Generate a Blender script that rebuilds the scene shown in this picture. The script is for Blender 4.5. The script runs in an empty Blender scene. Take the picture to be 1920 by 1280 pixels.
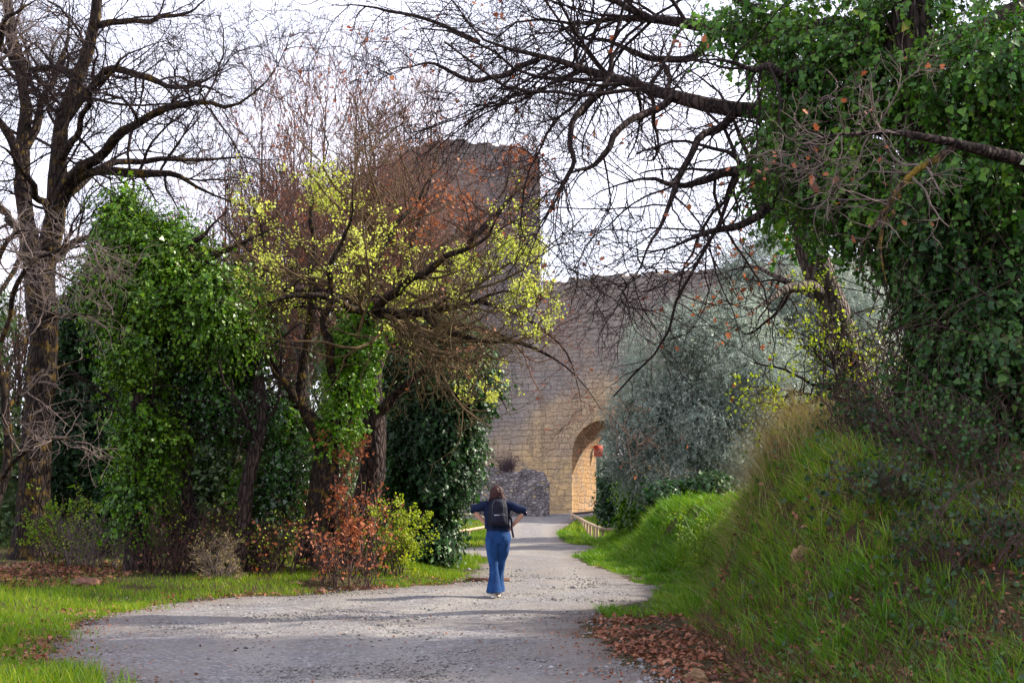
import bpy, math
import numpy as np

# ------------------------------------------------------------------ camera, world, sun, exposure
sc = bpy.context.scene
COL = sc.collection
F_PX, CX, CY0, HORIZON = 2667.0, 960.0, 640.0, 930.0       # in pixels of the 1920 x 1280 photograph
PITCH = math.atan((HORIZON - CY0) / F_PX)
CAM_Z = 1.5
cam_d = bpy.data.cameras.new("camera")
cam = bpy.data.objects.new("camera", cam_d)
COL.objects.link(cam)
cam.location = (0, 0, CAM_Z)
cam.rotation_euler = (math.pi / 2 + PITCH, 0, 0)
cam_d.lens = 50; cam_d.sensor_width = 36
cam_d.clip_start = 0.1; cam_d.clip_end = 3000
cam_d.dof.use_dof = True; cam_d.dof.focus_distance = 22; cam_d.dof.aperture_fstop = 9.0
sc.camera = cam

SUN_AZ, SUN_EL = math.radians(72), math.radians(36)        # azimuth measured from +Y (into the picture) towards +X
world = bpy.data.worlds.new("World"); sc.world = world; world.use_nodes = True
wn = world.node_tree; wn.nodes.clear()
sky = wn.nodes.new("ShaderNodeTexSky"); sky.sky_type = 'NISHITA'; sky.sun_disc = False
sky.sun_elevation = SUN_EL; sky.sun_rotation = SUN_AZ; sky.dust_density = 2.0; sky.air_density = 1.0
# thin bright cloud veil mixed over the blue
tc = wn.nodes.new("ShaderNodeTexCoord"); cn = wn.nodes.new("ShaderNodeTexNoise")
cn.inputs["Scale"].default_value = 2.6; cn.inputs["Detail"].default_value = 5
mpw = wn.nodes.new("ShaderNodeMapping"); mpw.inputs["Scale"].default_value = (1, 1, 2.5)
wn.links.new(tc.outputs["Generated"], mpw.inputs[0]); wn.links.new(mpw.outputs[0], cn.inputs["Vector"])
cr = wn.nodes.new("ShaderNodeValToRGB"); cr.color_ramp.elements[0].position = .3; cr.color_ramp.elements[1].position = .62
cr.color_ramp.elements[0].color = (.45, .45, .45, 1); cr.color_ramp.elements[1].color = (.85, .85, .85, 1)
wn.links.new(cn.outputs[0], cr.inputs[0])
mxw = wn.nodes.new("ShaderNodeMix"); mxw.data_type = 'RGBA'
mxw.inputs[7].default_value = (8.4, 8.3, 9.7, 1)
wn.links.new(cr.outputs[0], mxw.inputs[0]); wn.links.new(sky.outputs[0], mxw.inputs[6])
bgn = wn.nodes.new("ShaderNodeBackground"); bgn.inputs[1].default_value = 0.118
wo = wn.nodes.new("ShaderNodeOutputWorld")
wn.links.new(mxw.outputs[2], bgn.inputs[0]); wn.links.new(bgn.outputs[0], wo.inputs[0])

sun_d = bpy.data.lights.new("sun", 'SUN'); sun_d.energy = 5.0; sun_d.angle = math.radians(0.9); sun_d.color = (1, .92, .78)
sun = bpy.data.objects.new("sun", sun_d); COL.objects.link(sun)
from mathutils import Vector
sdir = Vector((math.sin(SUN_AZ) * math.cos(SUN_EL), math.cos(SUN_AZ) * math.cos(SUN_EL), math.sin(SUN_EL)))
sun.rotation_euler = (-sdir).to_track_quat('-Z', 'Y').to_euler()
sun.location = sdir * 60
sc.view_settings.view_transform = 'Standard'; sc.view_settings.look = 'None'
sc.view_settings.exposure = 1.12; sc.view_settings.gamma = 1
sc.render.engine = 'CYCLES'
cy = sc.cycles
cy.max_bounces = 6; cy.diffuse_bounces = 3; cy.glossy_bounces = 2; cy.transmission_bounces = 4; cy.transparent_max_bounces = 4
cy.use_denoising = True
cy.sample_clamp_indirect = 4

# ------------------------------------------------------------------ helpers
def pt(px, py, d):
    """point at depth d (metres along the level view direction) that the photograph shows at px, py"""
    cx, cz = (px - CX) / F_PX, (CY0 - py) / F_PX
    s, c = math.sin(PITCH), math.cos(PITCH)
    y = c - cz * s; z = s + cz * c
    k = d / y
    return np.array([cx * k, d, CAM_Z + z * k])

def rng_(seed): return np.random.default_rng(seed)
def nrm(a): return a / np.maximum(np.linalg.norm(a, axis=-1, keepdims=True), 1e-9)
def smooth(t): t = np.clip(t, 0, 1); return t * t * (3 - 2 * t)

def _h(ix, iy, iz):
    n = (ix * 374761393 + iy * 668265263 + iz * 1274126177) & 0xFFFFFFFF
    n = ((n ^ (n >> 13)) * 1274126177) & 0xFFFFFFFF
    return ((n ^ (n >> 16)) & 0xFFFF) / 65535.0
def vnoise(P, s=1.0):
    P = np.asarray(P, float) * s + 1000.0
    i = np.floor(P).astype(np.int64); f = P - i; f = f * f * (3 - 2 * f)
    out = 0
    for dx in (0, 1):
        for dy in (0, 1):
            for dz in (0, 1):
                w = (f[..., 0] if dx else 1 - f[..., 0]) * (f[..., 1] if dy else 1 - f[..., 1]) * (f[..., 2] if dz else 1 - f[..., 2])
                out = out + w * _h(i[..., 0] + dx, i[..., 1] + dy, i[..., 2] + dz)
    return out
def vn2(x, y, s=1.0):
    x = np.asarray(x, float); return vnoise(np.stack([x, np.asarray(y, float) + 0 * x, 0 * x + .37], -1), s)

def mesh(name, parts, mat, parent=None, base=None, flat=False):
    """parts: list of (V, F) with F an (m, k) int array.  One mesh object, vertices kept relative to base."""
    Vs, Fs, off = [], [], 0
    for V, F in parts:
        V = np.asarray(V, float).reshape(-1, 3)
        Vs.append(V); Fs.append(np.asarray(F, np.int64) + off); off += len(V)
    V = np.concatenate(Vs)
    if len(V) == 0: print('EMPTY', parent and parent.get('label')); return None
    b = np.zeros(3) if base is None else np.asarray(base, float)
    me = bpy.data.meshes.new(name)
    me.vertices.add(len(V)); me.vertices.foreach_set("co", (V - b).astype(np.float32).ravel())
    tot = np.concatenate([np.full(len(F), F.shape[1]) for F in Fs])
    loops = np.concatenate([F.ravel() for F in Fs])
    me.loops.add(len(loops)); me.loops.foreach_set("vertex_index", loops.astype(np.int32))
    me.polygons.add(len(tot))
    st = np.concatenate([[0], np.cumsum(tot)[:-1]])
    me.polygons.foreach_set("loop_start", st.astype(np.int32)); me.polygons.foreach_set("loop_total", tot.astype(np.int32))
    if not flat: me.polygons.foreach_set("use_smooth", np.ones(len(tot), bool))
    me.materials.append(mat); me.update(calc_edges=True)
    o = bpy.data.objects.new(name, me); COL.objects.link(o)
    if parent is not None: o.parent = parent
    else: o.location = b
    return o

def empty(name, loc):
    o = bpy.data.objects.new(name, None); COL.objects.link(o); o.location = tuple(float(v) for v in loc); return o
def tag(o, label=None, cat=None, group=None, kind=None):
    if label: o["label"] = label
    if cat: o["category"] = cat
    if group: o["group"] = group
    if kind: o["kind"] = kind
    return o

def resample(pts, n):
    """Catmull-Rom through rows (x, y, z, r), n points evenly spaced"""
    p = np.asarray(pts, float)
    if len(p) == 2: p = np.array([p[0], (p[0] + p[1]) / 2, p[1]])
    e = np.vstack([2 * p[0] - p[1], p, 2 * p[-1] - p[-2]])
    out = []
    for i in range(len(p) - 1):
        a, b, c, d = e[i], e[i + 1], e[i + 2], e[i + 3]
        for t in np.linspace(0, 1, 12, endpoint=False):
            out.append(.5 * (2 * b + (c - a) * t + (2 * a - 5 * b + 4 * c - d) * t * t + (3 * b - a - 3 * c + d) * t ** 3))
    out.append(p[-1]); q = np.array(out)
    L = np.concatenate([[0], np.cumsum(np.linalg.norm(np.diff(q[:, :3], axis=0), axis=1))])
    s = np.linspace(0, L[-1], n)
    return np.stack([np.interp(s, L, q[:, k]) for k in range(4)], 1)

def tubes(P, R, S=4, lump=0.0, close=True):
    """P (B,N,3), R (B,N) -> one (V, F)"""
    P = np.asarray(P, float); R = np.asarray(R, float)
    B, N, _ = P.shape
    T = nrm(np.gradient(P, axis=1))
    ch = np.abs(nrm(P[:, -1] - P[:, 0]))
    ref = np.eye(3)[np.argmin(ch, axis=1)][:, None, :]
    X = nrm(np.cross(T, ref)); Y = np.cross(T, X)
    a = np.linspace(0, 2 * np.pi, S, endpoint=False)
    rr = R[:, :, None] * np.ones(S)
    V = P[:, :, None, :] + rr[..., None] * (np.cos(a)[:, None] * X[:, :, None, :] + np.sin(a)[:, None] * Y[:, :, None, :])
    if lump:
        dirv = V - P[:, :, None, :]
        k = (vnoise(V, 3.1) - .5) * 1.2 + (vnoise(V, 9.0) - .5) * .7
        V = P[:, :, None, :] + dirv * (1 + lump * k[..., None])
    idx = np.arange(B * N * S).reshape(B, N, S)
    q = np.stack([idx[:, :-1], np.roll(idx, -1, 2)[:, :-1], np.roll(idx, -1, 2)[:, 1:], idx[:, 1:]], -1).reshape(-1, 4)
    return V.reshape(-1, 3), q

def grow(rng, P, R, n, t=(.25, 1.), ang=(35, 75), L=1.0, npts=6, wig=.3, up=0.05, rs=.6, rmin=.004, rmax=1., droop=0., byR=0.):
    """n side branches sprouting along the branches P, R"""
    B, N, _ = P.shape
    seg = np.linalg.norm(np.diff(P, axis=1), axis=2).sum(1)
    w = seg * (R[:, 0] ** byR); w = w / w.sum()
    b = rng.choice(B, n, p=w)
    tt = rng.uniform(t[0], t[1], n)
    f = tt * (N - 1); i = np.minimum(f.astype(int), N - 2); f = (f - i)[:, None]
    st = P[b, i] * (1 - f) + P[b, i + 1] * f
    r0 = (R[b, i] * (1 - f[:, 0]) + R[b, i + 1] * f[:, 0])
    T = nrm(P[b, i + 1] - P[b, i])
    perp = nrm(np.cross(T, rng.normal(size=(n, 3))))
    a = np.radians(rng.uniform(ang[0], ang[1], n))[:, None]
    D = nrm(np.cos(a) * T + np.sin(a) * perp)
    ln = L * rng.uniform(.5, 1.25, n) * (1.15 - .55 * tt) * np.clip(seg[b] / np.median(seg), .6, 1.6)
    step = (ln / (npts - 1))[:, None]
    out = [st]; cur = st; d = D
    for k in range(npts - 1):
        d = nrm(d + wig * rng.normal(size=(n, 3)) + np.array([0, 0, up - droop * k / npts]))
        cur = cur + d * step; out.append(cur)
    NP = np.stack(out, 1)
    rb = np.clip(r0 * rs, rmin, rmax)
    NR = rb[:, None] * np.linspace(1, .35, npts)[None]
    return NP, np.maximum(NR, rmin * .6)

# leaf outlines: x across, y along, z normal
def tmpl(kind):
    if kind == 'ivy':
        v = [(0, 0, 0), (.42, .06, .06), (.5, .32, .04), (.3, .55, .0), (0, 1, -.12), (-.3, .55, .0), (-.5, .32, .04), (-.42, .06, .06), (0, .4, -.05)]
        f = [(0, 1, 8), (1, 2, 8), (2, 3, 8), (3, 4, 8), (4, 5, 8), (5, 6, 8), (6, 7, 8), (7, 0, 8)]
    elif kind == 'leaf':
        v = [(0, 0, 0), (.28, .45, .06), (0, 1, -.1), (-.28, .45, .06)]; f = [(0, 1, 2), (0, 2, 3)]
    elif kind == 'round':
        v = [(0, 0, 0), (.4, .3, .05), (.3, .8, 0), (0, 1, -.08), (-.3, .8, 0), (-.4, .3, .05)]; f = [(0, 1, 2), (0, 2, 3), (0, 3, 4), (0, 4, 5)]
    elif kind == 'oak':
        v = [(0, 0, 0), (.12, .2, .02), (.33, .35, .1), (.2, .5, .04), (.36, .7, .08), (.14, .85, 0), (0, 1, -.1), (-.14, .85, 0), (-.36, .7, .1), (-.2, .5, .04), (-.33, .35, .08), (-.12, .2, .02)]
        f = [(0, 1, 11), (1, 2, 3), (1, 3, 9), (1, 9, 11), (9, 10, 11), (3, 4, 5), (3, 5, 7), (3, 7, 9), (7, 8, 9), (5, 6, 7)]
    elif kind == 'olive':
        v = [(0, 0, 0), (.19, .5, .03), (0, 1, -.04), (-.19, .5, .03)]; f = [(0, 1, 2), (0, 2, 3)]
    return np.array(v, float), np.array(f)

def leaves(P, axis, normal, size, kind='leaf'):
    """P (n,3), axis (n,3) along the leaf, normal (n,3) roughly its face"""
    v, f = tmpl(kind); n = len(P); k = len(v)
    Y = nrm(axis); X = nrm(np.cross(Y, normal)); Z = np.cross(X, Y)
    s = np.broadcast_to(np.asarray(size, float), (n,))[:, None, None]
    V = P[:, None, :] + s * (v[None, :, 0:1] * X[:, None] + v[None, :, 1:2] * Y[:, None] + v[None, :, 2:3] * Z[:, None])
    F = (f[None] + (np.arange(n) * k)[:, None, None]).reshape(-1, f.shape[1])
    return V.reshape(-1, 3), F

def twig_leaves(rng, P, n, size, kind='leaf', within=None, spread=.02, hang=.3, cluster=1, tmin=.3):
    """n leaves (or clusters) on the twigs P; within = list of (centre, radii) that limits where they grow"""
    B, N, _ = P.shape
    b = rng.integers(0, B, n * (4 if within is not None else 1)); t = rng.uniform(tmin, 1, len(b)) * (N - 1)
    i = np.minimum(t.astype(int), N - 2); f = (t - i)[:, None]
    Q = P[b, i] * (1 - f) + P[b, i + 1] * f
    if within is not None:
        dens = np.zeros(len(Q))
        for c, r in within:
            q = np.linalg.norm((Q - c) / r, axis=1); dens = np.maximum(dens, np.clip(1.4 - q, 0, 1))
        k = rng.uniform(size=len(Q)) < dens * np.clip(vnoise(Q, 2.1) * 3.4 - 1.2, 0.04, 1)
        Q = Q[k][:n]
    if len(Q) == 0: return np.zeros((0, 3)), np.zeros((0, 3), int)
    Q = np.repeat(Q, cluster, 0) + rng.normal(size=(len(Q) * cluster, 3)) * spread
    A = rng.normal(size=Q.shape) + np.array([0, 0, -hang]); Nn = rng.normal(size=Q.shape)
    return leaves(Q, A, Nn, size * rng.uniform(.6, 1.3, len(Q)), kind)

def shoots(rng, blobs, n, per=9, length=.45, size=.07, kind='ivy', droop=.25, shell=(.55, 1.0), gap=.38, nscale=1.3, face=None):
    """leafy shoots filling the blobs (centre, radii); returns leaves (V,F) and stem tubes (V,F)"""
    C = np.array([b[0] for b in blobs]); Rr = np.array([b[1] for b in blobs])
    w = (Rr[:, 0] * Rr[:, 2] + Rr[:, 0] * Rr[:, 1] + Rr[:, 1] * Rr[:, 2]); w = w / w.sum()
    m = int(n * 1.7)
    b = rng.choice(len(C), m, p=w); D = nrm(rng.normal(size=(m, 3)))
    if face is not None: D = nrm(D + np.asarray(face) * .35)
    st = C[b] + D * Rr[b] * rng.uniform(shell[0], shell[1], m)[:, None]
    keep = vnoise(st, nscale) > gap * rng.uniform(.6, 1.25, m)
    st, D, b = st[keep][:n], D[keep][:n], b[keep][:n]; n = len(st)
    G = nrm(D / Rr[b])
    d = nrm(G * .8 + rng.normal(size=(n, 3)) * .45 + np.array([0, 0, .15]))
    step = (length * rng.uniform(.5, 1.3, n) / (per - 1))[:, None]
    pts = [st]; cur = st
    for k in range(per - 1):
        d = nrm(d + rng.normal(size=(n, 3)) * .16 + np.array([0, 0, -droop * (k + 1) / per]))
        cur = cur + d * step; pts.append(cur)
    Pn = np.stack(pts, 1)
    T = np.gradient(Pn, axis=1)
    Q = Pn.reshape(-1, 3) + rng.normal(size=(n * per, 3)) * size * .25
    T = nrm(T.reshape(-1, 3)); Gr = np.repeat(G, per, 0)
    side = nrm(np.cross(T, Gr + .01)) * np.where(rng.uniform(size=len(Q)) < .5, 1, -1)[:, None]
    A = nrm(T * .5 + side * .9 + np.array([0, 0, -.55]) + rng.normal(size=Q.shape) * .35)
    Nn = nrm(Gr * .9 + np.array([0, 0, .7]) + rng.normal(size=Q.shape) * .45)
    lv = leaves(Q, A, Nn, size * np.clip(np.exp(rng.normal(-.05, .38, len(Q))), .35, 1.9) * np.repeat(rng.uniform(.75, 1.25, n), per), kind)
    tb = tubes(Pn[:, ::2], np.full((n, Pn[:, ::2].shape[1]), .004), 3)
    return lv, tb

def blob(px, py, d, rx, ry, rd):
    """an ellipsoid seen at px, py with half-sizes rx, ry in photo pixels and rd metres deep"""
    k = d / F_PX
    return pt(px, py, d), np.array([rx * k, rd, ry * k])

# ------------------------------------------------------------------ materials
def newmat(name):
    m = bpy.data.materials.new(name); m.use_nodes = True
    nt = m.node_tree; nt.nodes.clear()
    out = nt.nodes.new("ShaderNodeOutputMaterial")
    return m, nt, out
def ramp(nt, src, stops, interp='LINEAR'):
    r = nt.nodes.new("ShaderNodeValToRGB"); r.color_ramp.interpolation = interp
    e = r.color_ramp.elements
    while len(e) < len(stops): e.new(.5)
    for el, (p, c) in zip(e, stops):
        el.position = p; el.color = (*c, 1) if len(c) == 3 else c
    nt.links.new(src, r.inputs[0]); return r.outputs[0]
def noise(nt, scale, detail=4, vec=None, rough=.55):
    n = nt.nodes.new("ShaderNodeTexNoise"); n.inputs["Scale"].default_value = scale; n.inputs["Detail"].default_value = detail
    n.inputs["Roughness"].default_value = rough
    if vec is not None: nt.links.new(vec, n.inputs["Vector"])
    return n.outputs[0]
def objco(nt):
    t = nt.nodes.new("ShaderNodeTexCoord"); return t.outputs["Object"]
def mixc(nt, f, a, b, mode='MIX'):
    m = nt.nodes.new("ShaderNodeMix"); m.data_type = 'RGBA'; m.blend_type = mode
    for v, s in ((f, 0), (a, 6), (b, 7)):
        if hasattr(v, 'is_linked'): nt.links.new(v, m.inputs[s])
        elif s == 0: m.inputs[0].default_value = v
        else: m.inputs[s].default_value = (*v, 1)
    return m.outputs[2]
def math_(nt, op, a, b=0., c=0.):
    m = nt.nodes.new("ShaderNodeMath"); m.operation = op
    for k, v in enumerate((a, b, c)):
        if hasattr(v, 'is_linked'): nt.links.new(v, m.inputs[k])
        else: m.inputs[k].default_value = v
    return m.outputs[0]
def bump(nt, h, strength=.5, dist=.02, prev=None):
    b = nt.nodes.new("ShaderNodeBump"); b.inputs["Strength"].default_value = strength; b.inputs["Distance"].default_value = dist
    nt.links.new(h, b.inputs["Height"])
    if prev is not None: nt.links.new(prev, b.inputs["Normal"])
    return b.outputs[0]
def pbsdf(nt, col, rough=.8, normal=None, spec=.3, **kw):
    p = nt.nodes.new("ShaderNodeBsdfPrincipled")
    if hasattr(col, 'is_linked'): nt.links.new(col, p.inputs["Base Color"])
    else: p.inputs["Base Color"].default_value = (*col, 1)
    if hasattr(rough, 'is_linked'): nt.links.new(rough, p.inputs["Roughness"])
    else: p.inputs["Roughness"].default_value = rough
    p.inputs["Specular IOR Level"].default_value = spec
    if normal is not None: nt.links.new(normal, p.inputs["Normal"])
    for k, v in kw.items(): p.inputs[k].default_value = v
    return p
def leafmat(name, stops, rough=.45, trans=.35, spec=.4, patch=.5, tint=(1., 1., .55)):
    m, nt, out = newmat(name)
    g = nt.nodes.new("ShaderNodeNewGeometry")
    co = objco(nt)
    big = noise(nt, patch, 2, co)
    f = math_(nt, 'MULTIPLY_ADD', g.outputs["Random Per Island"], .62, math_(nt, 'MULTIPLY_ADD', big, 1.1, -.38))
    c = ramp(nt, f, stops)
    p = pbsdf(nt, c, rough, None, spec)
    tr = nt.nodes.new("ShaderNodeBsdfTranslucent")
    nt.links.new(mixc(nt, 1., c, tint, 'MULTIPLY'), tr.inputs[0])
    mx = nt.nodes.new("ShaderNodeMixShader"); mx.inputs[0].default_value = trans
    nt.links.new(p.outputs[0], mx.inputs[1]); nt.links.new(tr.outputs[0], mx.inputs[2]); nt.links.new(mx.outputs[0], out.inputs[0])
    return m
def barkmat(name, dark, light, lichen=None, amount=.5, scale=1.):
    m, nt, out = newmat(name); co = objco(nt)
    mp = nt.nodes.new("ShaderNodeMapping"); mp.inputs["Scale"].default_value = (1, 1, .3); nt.links.new(co, mp.inputs[0])
    v = nt.nodes.new("ShaderNodeTexVoronoi"); v.feature = 'DISTANCE_TO_EDGE'; v.inputs["Scale"].default_value = 15 * scale
    wv = mixc(nt, .12, mp.outputs[0], nt.nodes.new("ShaderNodeTexNoise").outputs[1]); nt.links.new(wv, v.inputs["Vector"])
    n1 = noise(nt, 22 * scale, 5, mp.outputs[0])
    h = math_(nt, 'ADD', math_(nt, 'MINIMUM', math_(nt, 'MULTIPLY', v.outputs[0], 4.), 1.), math_(nt, 'MULTIPLY', n1, .5))
    c = ramp(nt, h, [(.25, dark), (1.1 if False else 1., light)])
    c = mixc(nt, 1., c, ramp(nt, noise(nt, 2.2, 3, co), [(.3, (.7, .7, .7)), (.7, (1.25, 1.2, 1.15))]), 'MULTIPLY')
    if lichen:
        f = ramp(nt, noise(nt, 5.5, 6, co, .65), [(amount, (0, 0, 0)), (amount + .12, (1, 1, 1))])
        c = mixc(nt, f, c, lichen)
    b = bump(nt, h, .9, .03)
    nt.links.new(pbsdf(nt, c, .9, b, .15).outputs[0], out.inputs[0]); return m
def plain(name, col, rough=.7, spec=.3, nscale=None, var=.25, bstr=.3, bdist=.004):
    m, nt, out = newmat(name); co = objco(nt); c = col; b = None
    if nscale:
        nz = noise(nt, nscale, 4, co)
        c = ramp(nt, nz, [(.25, tuple(v * (1 - var) for v in col)), (.75, tuple(min(1, v * (1 + var)) for v in col))]); b = bump(nt, nz, bstr, bdist)
    nt.links.new(pbsdf(nt, c, rough, b, spec).outputs[0], out.inputs[0]); return m

M = {}
M['ivy'] = leafmat('ivy_leaf', [(0, (.02, .07, .004)), (.4, (.07, .19, .006)), (.75, (.17, .34, .012)), (.97, (.32, .45, .03)), (1, (.3, .2, .06))], .36, .42, .45, 1.1)
M['ivy_gloss'] = leafmat('glossy_ivy_leaf', [(0, (.008, .035, .008)), (.5, (.025, .095, .014)), (.85, (.07, .19, .02)), (1, (.14, .28, .03))], .24, .3, .8, 1.1)
M['ivy_dark'] = leafmat('dark_ivy_leaf', [(0, (.006, .028, .009)), (.5, (.016, .07, .013)), (.85, (.045, .14, .014)), (1, (.1, .22, .02))], .46, .25, .4)
M['ivy_shade'] = leafmat('big_ivy_leaf', [(0, (.012, .05, .01)), (.4, (.045, .15, .014)), (.75, (.12, .27, .02)), (.95, (.22, .36, .035)), (1, (.45, .4, .04))], .45, .4, .4, 1.3)
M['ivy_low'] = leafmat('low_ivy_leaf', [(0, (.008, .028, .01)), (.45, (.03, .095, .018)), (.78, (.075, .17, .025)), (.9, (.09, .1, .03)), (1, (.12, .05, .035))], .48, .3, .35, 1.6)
M['ivy_ground'] = leafmat('ground_ivy_leaf', [(0, (.008, .026, .01)), (.6, (.02, .062, .018)), (1, (.06, .12, .025))], .45, .25, .4)
M['olive'] = leafmat('olive_leaf', [(0, (.16, .205, .175)), (.45, (.31, .375, .33)), (.85, (.45, .51, .45)), (1, (.4, .36, .17))], .5, .45, .35, .35, (1, 1, .85))
M['bud'] = leafmat('spring_bud', [(0, (.33, .4, .05)), (.5, (.56, .62, .11)), (1, (.74, .74, .24))], .5, .5, .3, .6, (1, 1, .7))
M['lime'] = leafmat('fresh_leaf', [(0, (.17, .28, .02)), (.6, (.34, .42, .03)), (1, (.5, .5, .05))], .5, .5, .3)
M['rust'] = leafmat('withered_oak_leaf', [(0, (.16, .05, .03)), (.45, (.36, .12, .055)), (.8, (.5, .2, .1)), (1, (.48, .28, .17))], .6, .35, .25, .8, (1, .8, .5))
M['litter'] = leafmat('fallen_leaf', [(0, (.06, .032, .026)), (.35, (.17, .065, .04)), (.7, (.3, .12, .065)), (1, (.4, .27, .19))], .75, .12, .2, .9)
M['grass'] = leafmat('grass_blade', [(0, (.06, .14, .006)), (.45, (.14, .27, .01)), (.8, (.28, .35, .02)), (1, (.46, .38, .13))], .5, .45, .3, .35, (1, 1, .4))
M['grass_bank'] = leafmat('bank_grass_blade', [(0, (.035, .1, .006)), (.45, (.1, .24, .01)), (.75, (.2, .3, .02)), (1, (.34, .27, .1))], .5, .4, .3, .55, (1, 1, .45))
M['weed'] = leafmat('weed_leaf', [(0, (.02, .06, .012)), (.6, (.055, .13, .02)), (1, (.14, .2, .03))], .5, .3, .3)
M['straw'] = leafmat('brown_straw', [(0, (.05, .03, .024)), (.6, (.12, .07, .045)), (1, (.24, .16, .09))], .8, .2, .15)
M['dry'] = leafmat('dry_grass_blade', [(0, (.16, .12, .05)), (1, (.42, .33, .17))], .7, .3, .2)
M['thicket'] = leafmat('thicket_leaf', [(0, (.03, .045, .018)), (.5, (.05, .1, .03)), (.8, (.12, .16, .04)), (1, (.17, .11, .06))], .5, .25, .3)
M['bark_oak'] = barkmat('oak_bark', (.009, .006, .005), (.032, .023, .019), (.11, .068, .013), .53)
M['bark_lichen'] = barkmat('lichen_bark', (.018, .012, .008), (.075, .05, .034), (.19, .125, .02), .47)
M['bark_dark'] = barkmat('dark_bark', (.01, .007, .007), (.06, .042, .038))
M['bark_grey'] = barkmat('grey_bark', (.04, .032, .03), (.17, .14, .125), (.2, .15, .04), .64)
M['twig'] = plain('twig_bark', (.024, .016, .015), .9, .1, 6., .4)
M['twig_lichen'] = plain('lichen_twig', (.1, .07, .036), .9, .1, 4., .6)
M['twig_red'] = plain('red_brown_twig', (.15, .085, .065), .9, .1, 4., .4)
M['twig_grey'] = plain('grey_dry_twig', (.15, .115, .1), .9, .1, 4., .4)
M['bramble'] = plain('bramble_stem', (.075, .045, .04), .85, .15, 5., .5)
M['wood'] = plain('fence_wood', (.4, .29, .18), .8, .2, 9., .3)
M['wood_dark'] = plain('weathered_rail_wood', (.07, .05, .045), .8, .2, 9., .3)
M['rock'] = plain('bank_rock', (.2, .125, .07), .95, .1, 11., .75, 1., .08)
M['rock_grey'] = plain('pale_rock', (.34, .3, .26), .9, .2, 6., .5, .8, .05)
M['rock_moss'] = plain('mossy_rock', (.05, .042, .014), .95, .05, 14., .7, 1., .08)
M['rock_red'] = plain('reddish_rock', (.16, .08, .055), .9, .2, 7., .4, .8, .05)

def ground_mat():
    m, nt, out = newmat('soil'); co = objco(nt)
    f = noise(nt, .5, 6, co, .65)
    c = ramp(nt, f, [(.3, (.06, .038, .025)), (.5, (.055, .042, .022)), (.7, (.045, .055, .016))])
    c = mixc(nt, .5, c, ramp(nt, noise(nt, 14, 5, co, .7), [(.3, (.3, .25, .2)), (.7, (1.4, 1.3, 1.2))]), 'MULTIPLY')
    b = bump(nt, noise(nt, 18, 6, co, .7), .8, .04)
    nt.links.new(pbsdf(nt, c, .95, b, .1).outputs[0], out.inputs[0]); return m
def path_mat():
    m, nt, out = newmat('gravel_path'); co = objco(nt)
    v = nt.nodes.new("ShaderNodeTexVoronoi"); v.inputs["Scale"].default_value = 34; nt.links.new(co, v.inputs["Vector"])
    sep = nt.nodes.new("ShaderNodeSeparateColor"); nt.links.new(v.outputs["Color"], sep.inputs[0])
    c = ramp(nt, sep.outputs[0], [(0, (.075, .07, .074)), (.35, (.135, .13, .135)), (.8, (.205, .198, .204)), (1, (.3, .29, .295))])
    big = noise(nt, .55, 5, co, .6)
    c = mixc(nt, ramp(nt, big, [(.42, (0, 0, 0)), (.68, (.75, .75, .75))]), c, (.19, .165, .14))
    c = mixc(nt, ramp(nt, noise(nt, 2.3, 6, co, .7), [(.5, (0, 0, 0)), (.72, (.65, .65, .65))]), c, (.12, .095, .085))
    mp = nt.nodes.new("ShaderNodeMapping"); mp.inputs["Scale"].default_value = (1.5, .12, 1); nt.links.new(co, mp.inputs[0])
    c = mixc(nt, ramp(nt, noise(nt, 1.2, 3, mp.outputs[0]), [(.45, (0, 0, 0)), (.7, (.5, .5, .5))]), c, (.215, .2, .185))
    at = nt.nodes.new("ShaderNodeAttribute"); at.attribute_name = 'wear'; ad = nt.nodes.new("ShaderNodeAttribute"); ad.attribute_name = 'dirt'
    c = mixc(nt, math_(nt, 'MULTIPLY', at.outputs[2], .45), c, (.26, .24, .215))
    c = mixc(nt, math_(nt, 'MULTIPLY', ad.outputs[2], .8), c, (.095, .068, .05))
    h = math_(nt, 'ADD', v.outputs[0], math_(nt, 'MULTIPLY', noise(nt, 7, 5, co, .7), 1.))
    b = bump(nt, h, .7, .02)
    nt.links.new(pbsdf(nt, c, .92, b, .2).outputs[0], out.inputs[0]); return m
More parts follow.
